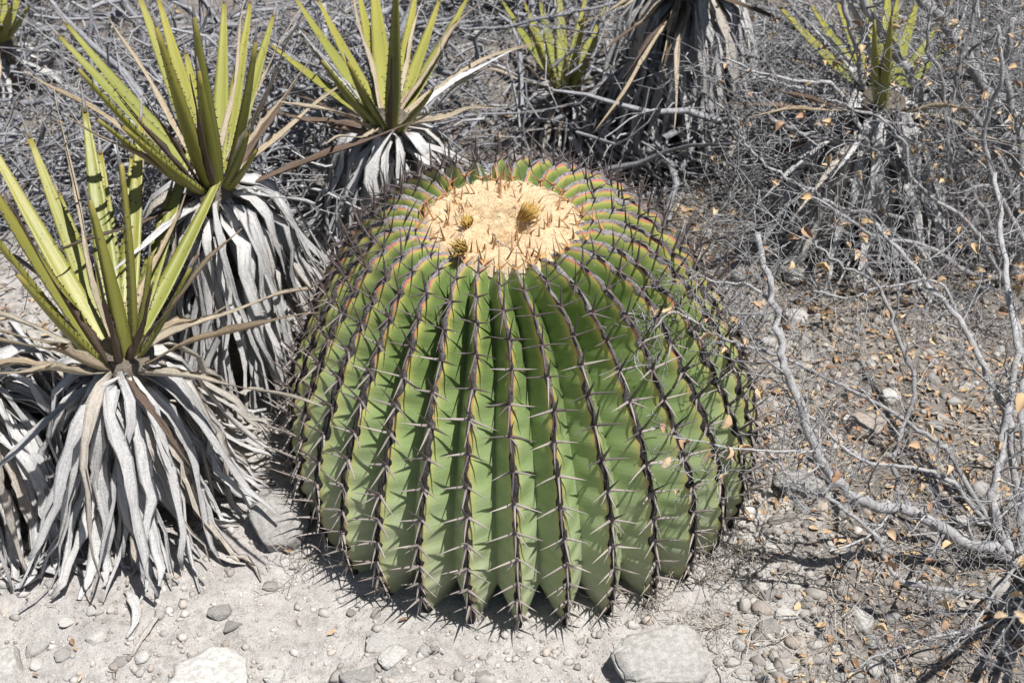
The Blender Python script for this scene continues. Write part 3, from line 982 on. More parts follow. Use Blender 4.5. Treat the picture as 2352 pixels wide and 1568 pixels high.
agave((-60, 838), .31, [
    (-200, 600, 1, g, .4, .03), (-130, 540, 1, g, .42, .03), (-60, 500, 1, g, .42, .03), (-100, 650, 0, g, .36, .03), (-180, 750, 0, g, .36, .03),
], 'agave whose dead leaf skirt alone enters the frame beside white rocks', 27, 130, .12, deadlen=.36, extra_dry=2)
agave((-10, 75), .16, [
    (-40, -60, 1, g, .34, .034), (10, -60, 1, g, .34, .036), (52, -30, 1, g, .32, .036), (-90, -20, 1, g, .34, .034), (28, 0, 0, g, .26, .034), (70, 5, 0, g, .26, .028), (-20, 10, 0, g, .26, .034),
], 'small agave deep in the fallen branches, only its leaf ends showing', 28, 20, .14, scale=.9, deadlen=.22, extra_dry=2)
agave((1640, 40), .10, [], 'dead trunk litter of grey agave leaves beside the dark shaggy trunk', 29, 40, .20, deadlen=.30, extra_dry=0)

# ------------------------------------------------------------------ stones
def hull_stone(seed, flat, mat, name, cuts):
    import bmesh
    rs = np.random.default_rng(seed * 7 + 1)
    bm = bmesh.new()
    for q in range(15):
        p = rs.normal(0, 1, 3)
        p /= np.linalg.norm(p)
        p = np.sign(p) * np.abs(p) ** .75
        if p[2] > .45:
            p[2] = .62 + .06 * p[0]
        bm.verts.new(p)
    r_ = bmesh.ops.convex_hull(bm, input=bm.verts[:])
    bmesh.ops.delete(bm, geom=[v for v in bm.verts if not v.link_faces], context='VERTS')
    bmesh.ops.bevel(bm, geom=bm.edges[:], offset=.07, segments=2, affect='EDGES', clamp_overlap=True)
    bmesh.ops.triangulate(bm, faces=bm.faces[:])
    bmesh.ops.subdivide_edges(bm, edges=[e for e in bm.edges if e.calc_length() > .18], cuts=cuts, use_grid_fill=True)
    bmesh.ops.triangulate(bm, faces=bm.faces[:])
    P = np.array([v.co[:] for v in bm.verts])
    P *= (1 + .05 * fbm(P * 2.6 + seed, 3) + .02 * fbm(P * 11 + seed, 2))[:, None]
    P[:, :2] /= np.abs(P[:, :2]).max()
    P[:, 2] *= flat
    for v, p in zip(bm.verts, P):
        v.co = p
    me = bpy.data.meshes.new(name)
    bm.to_mesh(me)
    bm.free()
    me.materials.append(mat)
    me.polygons.foreach_set('use_smooth', np.ones(len(me.polygons), dtype=bool))
    return me

def stone_mesh(seed, sub=3, flat=.62, ang=.35, mat=None, name='rock'):
    import bmesh
    bm = bmesh.new()
    if ang >= .5:
        return hull_stone(seed, flat, mat, name, 3 if sub > 2 else 1)
    bmesh.ops.create_icosphere(bm, subdivisions=sub, radius=1)
    P = np.array([v.co[:] for v in bm.verts])
    rs = np.random.default_rng(seed)
    P = P * (1 + .22 * vnoise(P * 1.1 + seed * 3.3) + .07 * vnoise(P * 3 + seed)) [:, None]
    for q in range(int(4 + ang * 16)):
        n = rs.normal(0, 1, 3) if q else np.array([.1, -.05, 1.0])
        n /= np.linalg.norm(n)
        c = rs.uniform(.62 - .14 * ang, .92)
        dd = P @ n - c
        P = P - np.outer(np.maximum(dd, 0) * (.85 + .15 * ang), n)
    P[:, 2] *= flat
    P *= (1 + (.035 * fbm(P * 4.5 + seed, 3) + .012 * fbm(P * 16 + seed, 2)) * (1 if sub > 2 else .4))[:, None]
    P[:, :2] /= np.abs(P[:, :2]).max()
    for v, p in zip(bm.verts, P):
        v.co = p
    me = bpy.data.meshes.new(name)
    bm.to_mesh(me)
    bm.free()
    me.materials.append(mat)
    me.polygons.foreach_set('use_smooth', np.ones(len(me.polygons), dtype=bool))
    return me

def rock(px, py, w, hgt, label, seed, pale=False, asp=.8, rot=0.0, sink=.35, ang=.35, group=None, cat='rock', name='rock'):
    c = G(px, py, 0.0)
    dist = np.linalg.norm(c - CAM)
    wm = w * dist / FPX * .5
    c = G(px, py, wm * hgt * .5)
    me = stone_mesh(seed, 4 if w > 85 else 3, 1.0, ang, M['palestone' if pale else 'stone'], name)
    o = link(name, me, None, label, cat, group)
    o.scale = (wm, wm * asp, wm * hgt)
    o.rotation_euler = (random.uniform(-.08, .08), random.uniform(-.08, .08), rot)
    o.location = (c[0], c[1], sgz(c[0], c[1]) + wm * hgt * (1 - 2 * sink) * .6)
    return o

rock(640, 1195, 160, .95, 'rounded grey boulder tucked against the left foot of the cactus', 1, False, 1.0, .4, .3)
rock(1515, 1508, 215, .78, 'large flat-topped pale rock in front of the cactus beside leaf litter', 2, True, .85, .2, .25, .55)
rock(482, 1548, 205, .68, 'big smooth white boulder in the bare dirt', 3, True, .8, .1, .35, .1)
rock(-12, 1520, 120, .9, 'white block of stone at the edge of the dirt below the dead skirt', 4, True, 1.0, .3, .3, .7)
rock(905, 1508, 80, .5, 'bright white angular stone chip on the bare dirt', 5, True, .8, .9, .3, .9)
rock(826, 1548, 92, .45, 'flat grey stone beside the white angular chip', 6, False, .8, .2, .35, .6)
rock(505, 1396, 62, .55, 'small grey slab with a dark undercut edge', 7, False, .7, .1, .2, .8)
rock(2048, 912, 62, .5, 'small bright white stone under the bare branches', 8, True, .8, .5, .3, .3)
rock(1992, 978, 94, .62, 'brownish grey rock just below the small bright white stone', 9, False, .85, .2, .3, .5)
rock(1834, 1108, 118, .5, 'broad flat grey rock right of the cactus foot', 10, False, .75, .1, .35, .5)
rock(1822, 632, 52, .8, 'round dark pebble in the shade of the branch-veiled agave', 11, False, 1, .3, .25, .1)
rock(1709, 594, 36, .7, 'small oval grey stone behind the spines of the cactus', 12, False, .8, .3, .3, .1)
rock(1822, 724, 66, .7, 'pale stone below the round dark pebble', 13, True, .9, .2, .3, .3)
rock(1754, 726, 40, .8, 'grey cobble touching the broken-tipped branch', 14, False, .9, .2, .3, .2)
rock(1846, 780, 50, .7, 'mid grey cobble below that pale stone under the round dark pebble', 15, False, .9, .9, .3, .3)
rock(1762, 802, 44, .6, 'long dark grey stone beside the cactus spines', 16, False, .6, -.6, .3, .2)
rock(1753, 856, 27, .7, 'little oval grey pebble below the long dark stone', 17, False, .9, .2, .3, .1)
rock(2126, 1234, 74, .5, 'oval grey stone under the thick lower branch', 18, False, .6, -.3, .25, .1)
rock(1770, 1357, 52, .6, 'dark angular stone among brown litter near the flat-topped rock', 19, False, .9, .3, .3, .7)
rock(1808, 1408, 58, .5, 'pale angular stone in the middle of the shaded gravel', 20, True, .75, .1, .3, .6)
rock(1762, 1440, 64, .6, 'grey slab half in shade next to the pale angular stone', 21, False, .8, .4, .3, .8)
rock(1976, 1418, 72, .7, 'blocky pale rock in dappled shade', 22, True, .9, 1.2, .3, .8)
rock(2253, 1126, 58, .85, 'round cobble between the shrub stems', 23, False, .9, .5, .3, .2)
rock(1931, 1350, 36, .6, 'small dark angular stone above the blocky pale rock', 24, False, .8, .5, .3, .7)
rock(1815, 1538, 46, .6, 'pale oval pebble on shaded gravel at the frame edge', 25, True, .8, .3, .3, .2)
rock(1876, 1518, 37, .7, 'smooth grey oval pebble beside the pale oval one', 26, False, .8, -.3, .3, .1)
rock(2300, 1352, 74, .6, 'grey boulder below the shrub base', 27, False, .8, .2, .3, .3)
rock(2010, 1474, 44, .7, 'block-shaped grey stone beside curled litter', 28, False, .9, .2, .3, .8)
rock(1804, 1309, 44, .7, 'dark rounded stone in the shade of the lower branch', 29, False, .9, .2, .3, .3)
rock(79, 1478, 58, .5, 'long grey wedge stone on the pale dirt', 30, False, .55, .5, .3, .6)
rock(140, 1495, 40, .6, 'dark grey angular pebble next to the wedge stone', 31, False, .9, .5, .3, .9)
rock(219, 1456, 50, .6, 'larger pale stone on the dirt below the leaf shadows', 32, True, .7, .4, .35, .4)
rock(214, 1398, 33, .7, 'round pale pebble beside a thin leaf shadow', 33, True, .9, .2, .35, .2)
rock(150, 1422, 38, .5, 'flat pale pebble near the round one on the dirt', 34, True, .7, .6, .35, .6)
rock(592, 1107, 40, .8, 'pale knobbly stone between the dead leaves and the cactus', 35, True, .9, .2, .3, .5)
rock(277, 1511, 34, .6, 'small grey stone left of the smooth white boulder', 36, False, .8, .2, .3, .5)
rock(629, 1548, 56, .55, 'pale angular stone right of the smooth white boulder', 37, True, .8, .9, .3, .8)
rock(839, 1382, 48, .4, 'flat pale stone close to the cactus spines', 38, True, .6, .1, .35, .7)
rock(795, 1487, 50, .4, 'pale plate stone sunk in the dirt', 39, True, .8, 1.0, .45, .6)
rock(872, 1470, 90, .25, 'wide thin slab of pale crust in front of the cactus', 40, True, .7, .1, .4, .6)
rock(996, 1495, 30, .6, 'small grey pebble on the bare dirt', 41, False, .8, .2, .3, .4)
rock(1126, 1512, 32, .4, 'pale disc pebble on the bare dirt', 42, True, .9, .2, .4, .2)
rock(2120, 1500, 60, .5, 'weathered stone under curled dead leaves right of the blocky pale rock', 43, False, .7, .4, .35, .5)
i = 0
for (x, y, w) in ((633, 112, 82), (668, 70, 70), (585, 150, 60), (690, 190, 56), (612, 205, 48), (560, 100, 52), (648, 262, 58), (705, 130, 42), (540, 190, 40), (608, 318, 44), (675, 320, 36), (730, 205, 40), (1090, 85, 46), (1055, 120, 40), (1110, 60, 36), (28, 700, 34), (1015, 205, 40), (10, 1330, 34)):
    i += 1
    rock(x, y, w, .8, 'bleached white stone in the brush between the two skirted agaves behind' if i < 13 else ('bleached stone in the brush beside the low green agave' if i < 16 or i == 17 else ('bleached stone behind the rosette that touches the cactus' if i == 16 else 'pale stone among shed leaf scraps below the left skirt')), 60 + i, True, .85, i * .7, .25, .35, 'bleached stones in the brush')

# pebbles one could pick up
peb = [stone_mesh(200 + k, 2, .7, .2 + .1 * k, M['palestone' if k % 3 == 1 else 'stone'], 'pebble') for k in range(8)]
n = 0
tries = 0
while n < 300 and tries < 9000:
    tries += 1
    x, y = random.uniform(0, 2352), random.uniform(560, 1568)
    if x < 1650 and random.random() < .62:
        continue
    p = G(x, y, 0)
    if np.hypot(p[0], p[1]) < .42:
        continue
    right = p[0] > .3
    r_ = random.choice((.006, .007, .008, .009, .010, .012, .015)) * (1.15 if right else .9)
    o = link('pebble', peb[random.randrange(8)], None, 'small pebble in the shaded litter under the shrub' if right else 'small pebble lying loose on the pale bare dirt', 'pebble', 'pebbles under the shrub' if right else 'pebbles on the bare dirt')
    o.scale = (r_ * random.uniform(.9, 1.3), r_ * random.uniform(.8, 1.1), r_ * random.uniform(.7, 1.1))
    o.rotation_euler = (random.uniform(-.3, .3), random.uniform(-.3, .3), random.uniform(0, 6.3))
    o.location = (p[0], p[1], sgz(p[0], p[1]) + r_ * .22)
    n += 1

# gravel: too much to count
ico_v, ico_f = None, None
import bmesh
bm = bmesh.new()
bmesh.ops.create_icosphere(bm, subdivisions=1, radius=1)
ico_v = np.array([v.co[:] for v in bm.verts])
ico_f = np.array([[v.index for v in f.verts] for f in bm.faces])
bm.free()
def scatter_xy(n, weight, xr=(-1.9, 1.9), yr=(-.75, 2.6), hole=.36):
    out = np.zeros((0, 2))
    while len(out) < n:
        c = np.stack([RN.uniform(*xr, n * 3), RN.uniform(*yr, n * 3)], -1)
        c = c[np.hypot(c[:, 0], c[:, 1]) > hole]
        if weight is not None:
            c = c[RN.uniform(0, 1, len(c)) < weight(c[:, 0], c[:, 1])]
        out = np.vstack([out, c])
    return out[:n]
def nz(x, y, f, o):
    return vnoise(np.stack([x * f, y * f, np.full_like(x, o)], -1))
def gw(x, y):
    base = np.where(x > .35, .8, np.where(y < .05, .12, .7))
    return np.maximum(.06, base * (.5 + .9 * nz(x, y, 4, 5.0)))
def gravel(name, XY, med, spread, lo, hi, label, mat='gravel'):
    N_ = len(XY)
    sz = np.exp(RN.normal(math.log(med), spread, N_)).clip(lo, hi)
    Vt = ico_v[None] * (1 + .3 * RN.normal(0, 1, (N_, 12, 1)).clip(-1, 1)) * sz[:, None, None] * np.stack([RN.uniform(.8, 1.5, N_), RN.uniform(.7, 1.1, N_), RN.uniform(.5, .9, N_)], -1)[:, None, :]
    an = RN.uniform(0, 6.28, N_)
    ca, sa = np.cos(an)[:, None], np.sin(an)[:, None]
    Vt = np.stack([Vt[..., 0] * ca - Vt[..., 1] * sa, Vt[..., 0] * sa + Vt[..., 1] * ca, Vt[..., 2]], -1)
    Vt += np.stack([XY[:, 0], XY[:, 1], gz(XY[:, 0], XY[:, 1]) + sz * .15], -1)[:, None, :]
    Ft = (ico_f[None] + (np.arange(N_) * 12)[:, None, None]).reshape(-1, 3)
    link(name, mesh_from(name, Vt.reshape(-1, 3), Ft, M[mat]), None, label, 'gravel', kind='stuff')
gravel('gravel', scatter_xy(15000, gw), .0036, .5, .0015, .011, 'loose grey gravel and grit scattered over the pale ground')
gravel('coarse_gravel', scatter_xy(4200, lambda x, y: np.maximum(.1, .6 + nz(x, y, 3.5, 6.0)), (.36, 1.7), (-.7, 1.5), .43), .0068, .38, .003, .015, 'coarse grey gravel strewn under the shrub')
gravel('soil_crumbs', scatter_xy(9000, None, (-1.0, .6), (-.7, .25), .37), .0016, .45, .0008, .004, 'fine soil crumbs on the bare dirt before the cactus', 'crumbs')
gravel('pale_chips', scatter_xy(1500, lambda x, y: np.maximum(.15, .6 + nz(x, y, 5, 3.0)), (-1.1, .6), (-.7, .2), .42), .0052, .45, .002, .016, 'pale stone chips bedded in the bare dirt before the cactus', 'crumbs')

# dry leaf litter
def lw(x, y):
    b = np.where(x > .36 + .1 * nz(x, y, 3, 1.0), 1.0, np.where(y < .2, .03, .12))
    return b * np.maximum(.1, .55 + 1.0 * nz(x, y, 5, 2.0))
XY = scatter_xy(15000, lw)
N_ = len(XY)
L_ = RN.uniform(.004, .0125, N_)
W_ = L_ * RN.uniform(.25, .5, N_)
tpl = np.array([(-1, 0, .1), (-.3, 1, .5), (.5, .8, .5), (1, 0, .25), (.5, -.8, .45), (-.3, -1, .5), (0, 0, -.1)])
Vt = np.stack([tpl[None, :, 0] * L_[:, None], tpl[None, :, 1] * W_[:, None], tpl[None, :, 2] * W_[:, None] * RN.uniform(-.6, 1.6, N_)[:, None]], -1)
def rotmats(N_, tilt):
    az, ti, ro = RN.uniform(0, 6.28, N_), RN.normal(0, tilt, N_), RN.normal(0, tilt, N_)
    c, s = np.cos(az), np.sin(az)
    z0, o1 = np.zeros(N_), np.ones(N_)
    Rz = np.stack([np.stack([c, -s, z0], -1), np.stack([s, c, z0], -1), np.stack([z0, z0, o1], -1)], 1)
    c, s = np.cos(ti), np.sin(ti)
    Ry = np.stack([np.stack([c, z0, s], -1), np.stack([z0, o1, z0], -1), np.stack([-s, z0, c], -1)], 1)
    c, s = np.cos(ro), np.sin(ro)
    Rx = np.stack([np.stack([o1, z0, z0], -1), np.stack([z0, c, -s], -1), np.stack([z0, s, c], -1)], 1)
    return Rz @ Ry @ Rx
Vt = np.einsum('nij,nkj->nki', rotmats(N_, .28), Vt)
Vt += np.stack([XY[:, 0], XY[:, 1], gz(XY[:, 0], XY[:, 1]) + .002 + RN.uniform(0, .006, N_)], -1)[:, None, :]
fb = np.array([(0, 1, 6), (1, 2, 6), (2, 3, 6), (3, 4, 6), (4, 5, 6), (5, 0, 6)])
Ft = (fb[None] + (np.arange(N_) * 7)[:, None, None]).reshape(-1, 3)
link('leaf_litter', mesh_from('leaf_litter', Vt.reshape(-1, 3), Ft, M['litter'], smooth=False), None, 'brown and tan fallen leaf litter spread under the shrub', 'leaf litter', kind='stuff')

# twigs: vectorised thin tubes
def twig_cloud(P0, D, L, rad, bend, m=6, sides=3):
    N_ = len(P0)
    P = [P0]
    dcur = D / np.linalg.norm(D, axis=1, keepdims=True)
    for i in range(m - 1):
        dcur = dcur + RN.normal(0, bend, (N_, 3))
        dcur /= np.linalg.norm(dcur, axis=1, keepdims=True)
        P.append(P[-1] + dcur * (L / (m - 1))[:, None])
    P = np.stack(P, 1)
    fl = gz(P[..., 0], P[..., 1]) + .0015
    P[..., 2] = np.maximum(P[..., 2], fl)
    t = np.gradient(P, axis=1)
    t /= np.linalg.norm(t, axis=2, keepdims=True) + 1e-9
    x = np.cross(t, np.array([.3, .5, .8]))
    x /= np.linalg.norm(x, axis=2, keepdims=True) + 1e-9
    y = np.cross(t, x)
    tp_ = np.linspace(1, .35, m)[None, :, None]
    rr = rad[:, None, None] * tp_
    V = np.stack([P + (x * math.cos(a) + y * math.sin(a)) * rr for a in np.arange(sides) * 2 * math.pi / sides], 2)
    fc = []
    for i in range(m - 1):
        for k in range(sides):
            k2 = (k + 1) % sides
            fc.append((i * sides + k, i * sides + k2, (i + 1) * sides + k2, (i + 1) * sides + k))
    F_ = (np.array(fc)[None] + (np.arange(N_) * m * sides)[:, None, None]).reshape(-1, 4)
    return V.reshape(-1, 3), F_

def brush(name, n, xr, yr, zmax, rmin, rmax, lmin, lmax, label, weight=None, mat='twig', flat=.35, cat='dead brush', zpow=1.6, bend=.26):
    XY = scatter_xy(n, weight, xr, yr, .46)
    z = gz(XY[:, 0], XY[:, 1]) + RN.uniform(0, 1, n) ** zpow * zmax
    D = np.stack([RN.normal(0, 1, n), RN.normal(0, 1, n), RN.normal(0, flat, n)], -1)
    rad = RN.uniform(0, 1, n) ** 2.0 * (rmax - rmin) + rmin
    V, F_ = twig_cloud(np.c_[XY, z], D, RN.uniform(lmin, lmax, n), rad, bend)
    return link(name, mesh_from(name, V, F_, M[mat]), None, label, cat, kind='stuff')

brush('twig_litter', 7000, (.30, 1.75), (-.7, 1.6), .03, .0005, .0017, .02, .12, 'fine dry twigs littering the ground under the shrub', mat='chaff', flat=.15)
brush('straw_litter', 3200, (-1.6, .4), (-.6, 1.4), .008, .0006, .0024, .012, .06, 'grey chaff and straw scraps on the bare dirt', mat='chaff', flat=.06, cat='chaff',
      weight=lambda x, y: np.where(((y > -.15) & (x < -.3)) | (y > .5), 1.0, .07))
def bw_(x, y):
    edge = np.clip((y - (.58 + .25 * np.sin(x * 3))) / .3, 0, 1)
    return edge * np.maximum(.12, .55 + 1.3 * nz(x, y, 2.6, 8.0))
brush('dead_brush', 14500, (-2.2, 2.1), (.45, 3.4), .32, .0011, .0044, .05, .32, 'tangle of bare grey twigs covering the ground behind the plants', weight=bw_)
brush('brushwood', 3800, (-2.2, .9), (.7, 3.4), .28, .0035, .0120, .12, .45, 'thicker grey dead branches lying in the brush behind the plants', weight=bw_, mat='wood', zpow=1.8, bend=.34)
brush('shrub_thicket', 9000, (.40, 2.0), (.30, 2.6), .42, .0006, .0022, .05, .28, 'fine leafless twigs of the thicket around the branch-veiled agave', flat=.6, zpow=1.2,
      weight=lambda x, y: np.maximum(.12, .55 + .9 * nz(x, y, 3, 4.0)))

# ------------------------------------------------------------------ fallen branches one can follow
def branch_obj(name, px, r0, r1, parent=None, label=None, cat=None, group=None, mat='wood', sides=7, twigs=0, seed=0, knots=True, sub=3, tlen=(.05, .16)):
    """px: list of (x, y, z) photo pixels at real heights"""
    rs = np.random.default_rng(seed)
    P = np.array([G(x, y, z) for x, y, z in px])
    n = max(8, len(P) * sub * 2)
    path = smooth_path(P, n)
    ln = np.linalg.norm(np.diff(path, axis=0), axis=1).sum()
    w = vnoise(np.c_[np.arange(n) * .7, np.full(n, seed * 3.1), np.zeros(n)])
    path = path + np.stack([w, np.roll(w, 3), np.roll(w, 5)], -1) * min(.006, ln * .012)
    rad = np.linspace(r0, r1, n) * (1 + (.12 * vnoise(np.c_[np.arange(n) * 1.9, np.full(n, seed + 7.7), np.zeros(n)]) if knots else 0))
    mb = MB()
    mb.tube(path, rad, sides)
    o = link(name, mb.mesh(name, [M[mat]]), parent, label, cat, group)
    tips = []
    if twigs:
        m2 = MB()
        for i in range(twigs):
            j = rs.integers(1, n - 1)
            p = Vector(path[j])
            tan = Vector(path[j + 1] - path[j - 1]).normalized()
            dv = Vector(rs.normal(0, 1, 3))
            dv = (dv - tan * dv.dot(tan)).normalized() * rs.uniform(.7, 1.3) + tan * rs.uniform(.2, 1.1)
            grow(m2, p, dv.normalized(), rs.uniform(*tlen), max(.0009, rad[j] * .35), 2, rs, tips)
        link('twigs', m2.mesh('twigs', [M['twig']]), o if parent is not None else o, kind='stuff')
    return o, tips, path

def grow(mb, p, dv, L, r, depth, rs, tips):
    n = 5
    pts, rad = [p.copy()], [r]
    d = dv.copy()
    for i in range(n - 1):
        d = (d + Vector(rs.normal(0, .24, 3))).normalized()
        p = p + d * (L / (n - 1))
        if p.z < .01:
            p.z = .01
        pts.append(p.copy())
        rad.append(max(.0006, r * (1 - .6 * (i + 1) / (n - 1))))
        if depth > 0 and rs.uniform() < .75:
            s = Vector(rs.normal(0, 1, 3))
            s = (s - d * s.dot(d)).normalized() + d * .7
            grow(mb, p, s.normalized(), L * rs.uniform(.3, .65), rad[-1] * .75, depth - 1, rs, tips)
    mb.tube(pts, rad, 4 if r > .0015 else 3, cap=False)
    tips.append((p.copy(), d.copy()))

FB = [
    ([(170, 44, .16), (240, 37, .15), (310, 31, .14), (345, 48, .10)], .0100, .007),
    ([(-20, 72, .12), (70, 76, .14), (115, 62, .15), (170, 70, .12), (245, 64, .10)], .0075, .005),
    ([(200, 88, .10), (262, 98, .12), (310, 128, .12), (345, 152, .10), (366, 178, .07)], .0085, .005),
    ([(50, 238, .10), (105, 232, .11), (165, 243, .11), (195, 258, .08)], .0080, .006),
    ([(20, 162, .08), (85, 112, .14), (145, 90, .15)], .0055, .004),
    ([(455, 60, .10), (440, 95, .10), (418, 125, .08)], .0085, .006),
    ([(600, 130, .14), (650, 115, .15), (705, 118, .12)], .0085, .006),
    ([(612, 82, .14), (660, 60, .15), (720, 72, .12)], .0080, .006),
    ([(-10, 330, .07), (60, 300, .09), (120, 330, .08), (190, 322, .06)], .0055, .003),
    ([(1010, 240, .10), (1060, 190, .12), (1110, 165, .12)], .0070, .005),
    ([(1060, 150, .10), (1100, 200, .09), (1130, 250, .06), (1150, 300, .04)], .0065, .004),
    ([(990, 75, .12), (1080, 62, .14), (1130, 66, .14)], .0065, .005),
    ([(20, 410, .06), (90, 385, .07), (150, 420, .05)], .0050, .003),
    ([(300, 190, .08), (340, 215, .08), (390, 220, .05)], .0060, .004),
    ([(1040, 330, .05), (1110, 270, .08), (1180, 240, .09)], .0045, .003),
    ([(60, 20, .14), (55, 70, .12), (48, 120, .08)], .0080, .006),
    ([(260, 330, .05), (330, 340, .05), (380, 372, .04)], .0050, .003),
]
FBL = ['stout bleached branch lying level behind the leaves of the tall-skirted agave', 'long wavy grey branch next to the half-hidden small agave', 'arched grey branch curving down behind the tall-skirted agave',
       'short straight grey log below the arched branch', 'thin slanting branch crossing the long wavy one', 'stubby branch behind the upright leaves of the tall-skirted agave',
       'knotty branch resting on the bleached stones', 'short branch over the topmost bleached stone', 'crooked branch behind the rosette that touches the cactus', 'grey branch leaning right of the agave beyond the crown',
       'falling branch between the low agave and the agave beyond the crown', 'level branch above the falling one near the low agave', 'thin crooked stick beside the skirt that alone enters the frame',
       'short bent stick under the left leaves of the tall-skirted agave', 'thin rising stick behind the cactus crown spines', 'upright grey stub in front of the half-hidden small agave', 'small stick at the foot of the tall-skirted agave']
for k, (px, a, b_) in enumerate(FB):
    branch_obj('fallen_branch', px, a, b_, None, FBL[k], 'branch', 'fallen branches in the brush', 'wood', 8, 5, 300 + k)
branch_obj('bare_branch', [(1030, 62, .34), (1115, 66, .34), (1200, 60, .34), (1287, 64, .33), (1384, 77, .31)], .0042, .0028, None, 'straight bare pale branch crossing the low agave level', 'branch', None, 'wood', 6, 12, 330)
branch_obj('bare_branch', [(1170, 64, .36), (1228, 46, .38), (1304, 30, .40), (1355, 20, .41), (1445, 2, .42)], .0046, .0030, None, 'forked bare pale branch rising across the low agave', 'branch', None, 'wood', 6, 14, 331)

# ------------------------------------------------------------------ the leafless shrub on the right
def dry_leaf_mesh(k):
    rs = np.random.default_rng(500 + k)
    vv = []
    n = 6
    for i in range(n + 1):
        t = i / n
        w = .33 * math.sin(math.pi * (t * .92 + .04)) ** .8
        cu = rs.uniform(.7, 1.5)
        c = (.45 + .35 * k % 3 * .3) * math.sin(t * math.pi * .8)
        for u in (-1, 0, 1):
            vv.append((t, u * w * .9, (abs(u) * w * cu) + c * .3 + rs.normal(0, .02)))
    idx = np.arange((n + 1) * 3).reshape(n + 1, 3)
    F_ = np.stack([idx[:-1, :-1], idx[:-1, 1:], idx[1:, 1:], idx[1:, :-1]], -1).reshape(-1, 4)
    # thickness
    V = np.array(vv)
    m = len(V)
    V2 = V.copy(); V2[:, 2] -= .03
    return mesh_from('dry_leaf', np.vstack([V, V2]), np.vstack([F_, F_[:, ::-1] + m]), M['dryleaf'])
DLM = [dry_leaf_mesh(k) for k in range(5)]
bs = G(2335, 1285, 0)
shrub = empty('leafless_shrub', (bs[0], bs[1], 0), 'nearly leafless grey shrub with long bare branches reaching over to the cactus', 'shrub')
shrub2_base = G(2260, 560, 0)
shrub2 = empty('leafless_shrub', (shrub2_base[0], shrub2_base[1], 0), 'tall grey shrub with thick slanting stems and curled tan leaves before the agave', 'shrub')
def to_local(o, root):
    o.location = -Vector(root.location)
nleaf = 0
def stem(root, px, r0, r1, twigs, seed, leaves=6, tlen=(.05, .16)):
    global nleaf
    if root is shrub:
        r0, r1 = r0 * .72, r1 * .8
    o, tips, path = branch_obj('stem', px, r0, r1, root, None, None, None, 'bark', 8, twigs, seed, tlen=tlen)
    o.location = -Vector(root.location)
    rs = np.random.default_rng(seed + 900)
    pick = list(tips)
    rs.shuffle(pick)
    for p, d in pick[:leaves]:
        x = Vector(rs.normal(0, 1, 3)).normalized()
        s = rs.uniform(.012, .024)
        lf = link('dry_leaf', DLM[int(rs.integers(0, 5))], root)
        lf.rotation_euler = (rs.uniform(-1, 1), rs.uniform(-.9, .9), rs.uniform(0, 6.28))
        lf.scale = (s, s, s)
        lf.location = Vector(p) - Vector(root.location)
        nleaf += 1

S1 = shrub
stem(S1, [(2335, 1292, .00), (2280, 1262, .05), (2211, 1237, .08), (2088, 1169, .14), (2010, 1165, .17), (1924, 1111, .22), (1876, 1035, .28), (1828, 910, .36), (1801, 825, .40), (1784, 739, .44), (1767, 654, .48), (1743, 537, .53)], .0150, .0060, 16, 1, 14)
stem(S1, [(2335, 1290, .00), (2283, 1169, .10), (2300, 1030, .18), (2320, 900, .26), (2335, 780, .33), (2300, 560, .42), (2290, 400, .5)], .0120, .0050, 16, 2, 12)
stem(S1, [(2350, 1290, .00), (2345, 1180, .06), (2317, 979, .18), (2283, 893, .24), (2249, 818, .28), (2198, 722, .33), (2129, 654, .36), (2010, 517, .42)], .0110, .0045, 18, 3, 14)
stem(S1, [(2340, 1385, .03), (2232, 1360, .06), (2095, 1340, .10), (2061, 1323, .11), (2027, 1271, .15), (2017, 1237, .17), (1924, 1162, .22), (1832, 1111, .25), (1770, 1032, .29)], .0070, .0025, 14, 4, 10)
stem(S1, [(2270, 1200, .09), (2184, 1050, .18), (2140, 1006, .21), (2010, 924, .27), (1900, 870, .31), (1811, 828, .35), (1712, 797, .40), (1665, 781, .42), (1604, 744, .44), (1552, 717, .46)], .0060, .0018, 20, 5, 10)
stem(S1, [(1780, 700, .45), (1722, 654, .47), (1683, 650, .475), (1634, 646, .48), (1604, 633, .49), (1581, 639, .49)], .0034, .0016, 12, 6, 3, (.04, .10))
stem(S1, [(1604, 744, .44), (1552, 717, .46), (1526, 728, .455), (1505, 750, .45), (1467, 766, .44), (1454, 758, .44)], .0024, .0012, 9, 7, 2, (.03, .08))
stem(S1, [(1876, 1035, .28), (1800, 1040, .30), (1664, 1023, .33), (1548, 1006, .36)], .0032, .0012, 14, 8, 8, (.04, .12))
stem(S1, [(2088, 1169, .14), (2050, 1050, .20), (2100, 900, .28), (2060, 760, .36), (2013, 661, .40), (1941, 609, .43), (1869, 555, .46)], .0068, .0026, 16, 9, 10)
stem(S1, [(2198, 722, .33), (2157, 654, .37), (2050, 655, .38), (1950, 680, .38), (1869, 664, .39)], .0040, .0018, 10, 10, 6)
stem(S1, [(2335, 1290, .0), (2352, 1120, .12), (2345, 960, .22), (2352, 820, .3), (2330, 690, .36)], .0100, .0050, 10, 11, 6)
stem(S1, [(2340, 1400, .02), (2200, 1450, .05), (2050, 1490, .06), (1960, 1540, .05)], .0040, .0015, 10, 12, 2)
stem(S1, [(2352, 1290, .0), (2310, 1330, .08), (2250, 1420, .10), (2180, 1490, .10)], .0045, .0018, 8, 13, 2)
stem(S1, [(2335, 1285, .02), (2200, 1120, .16), (2120, 1080, .2), (1990, 1060, .24), (1870, 960, .30), (1790, 930, .34)], .0060, .002, 16, 14, 10)
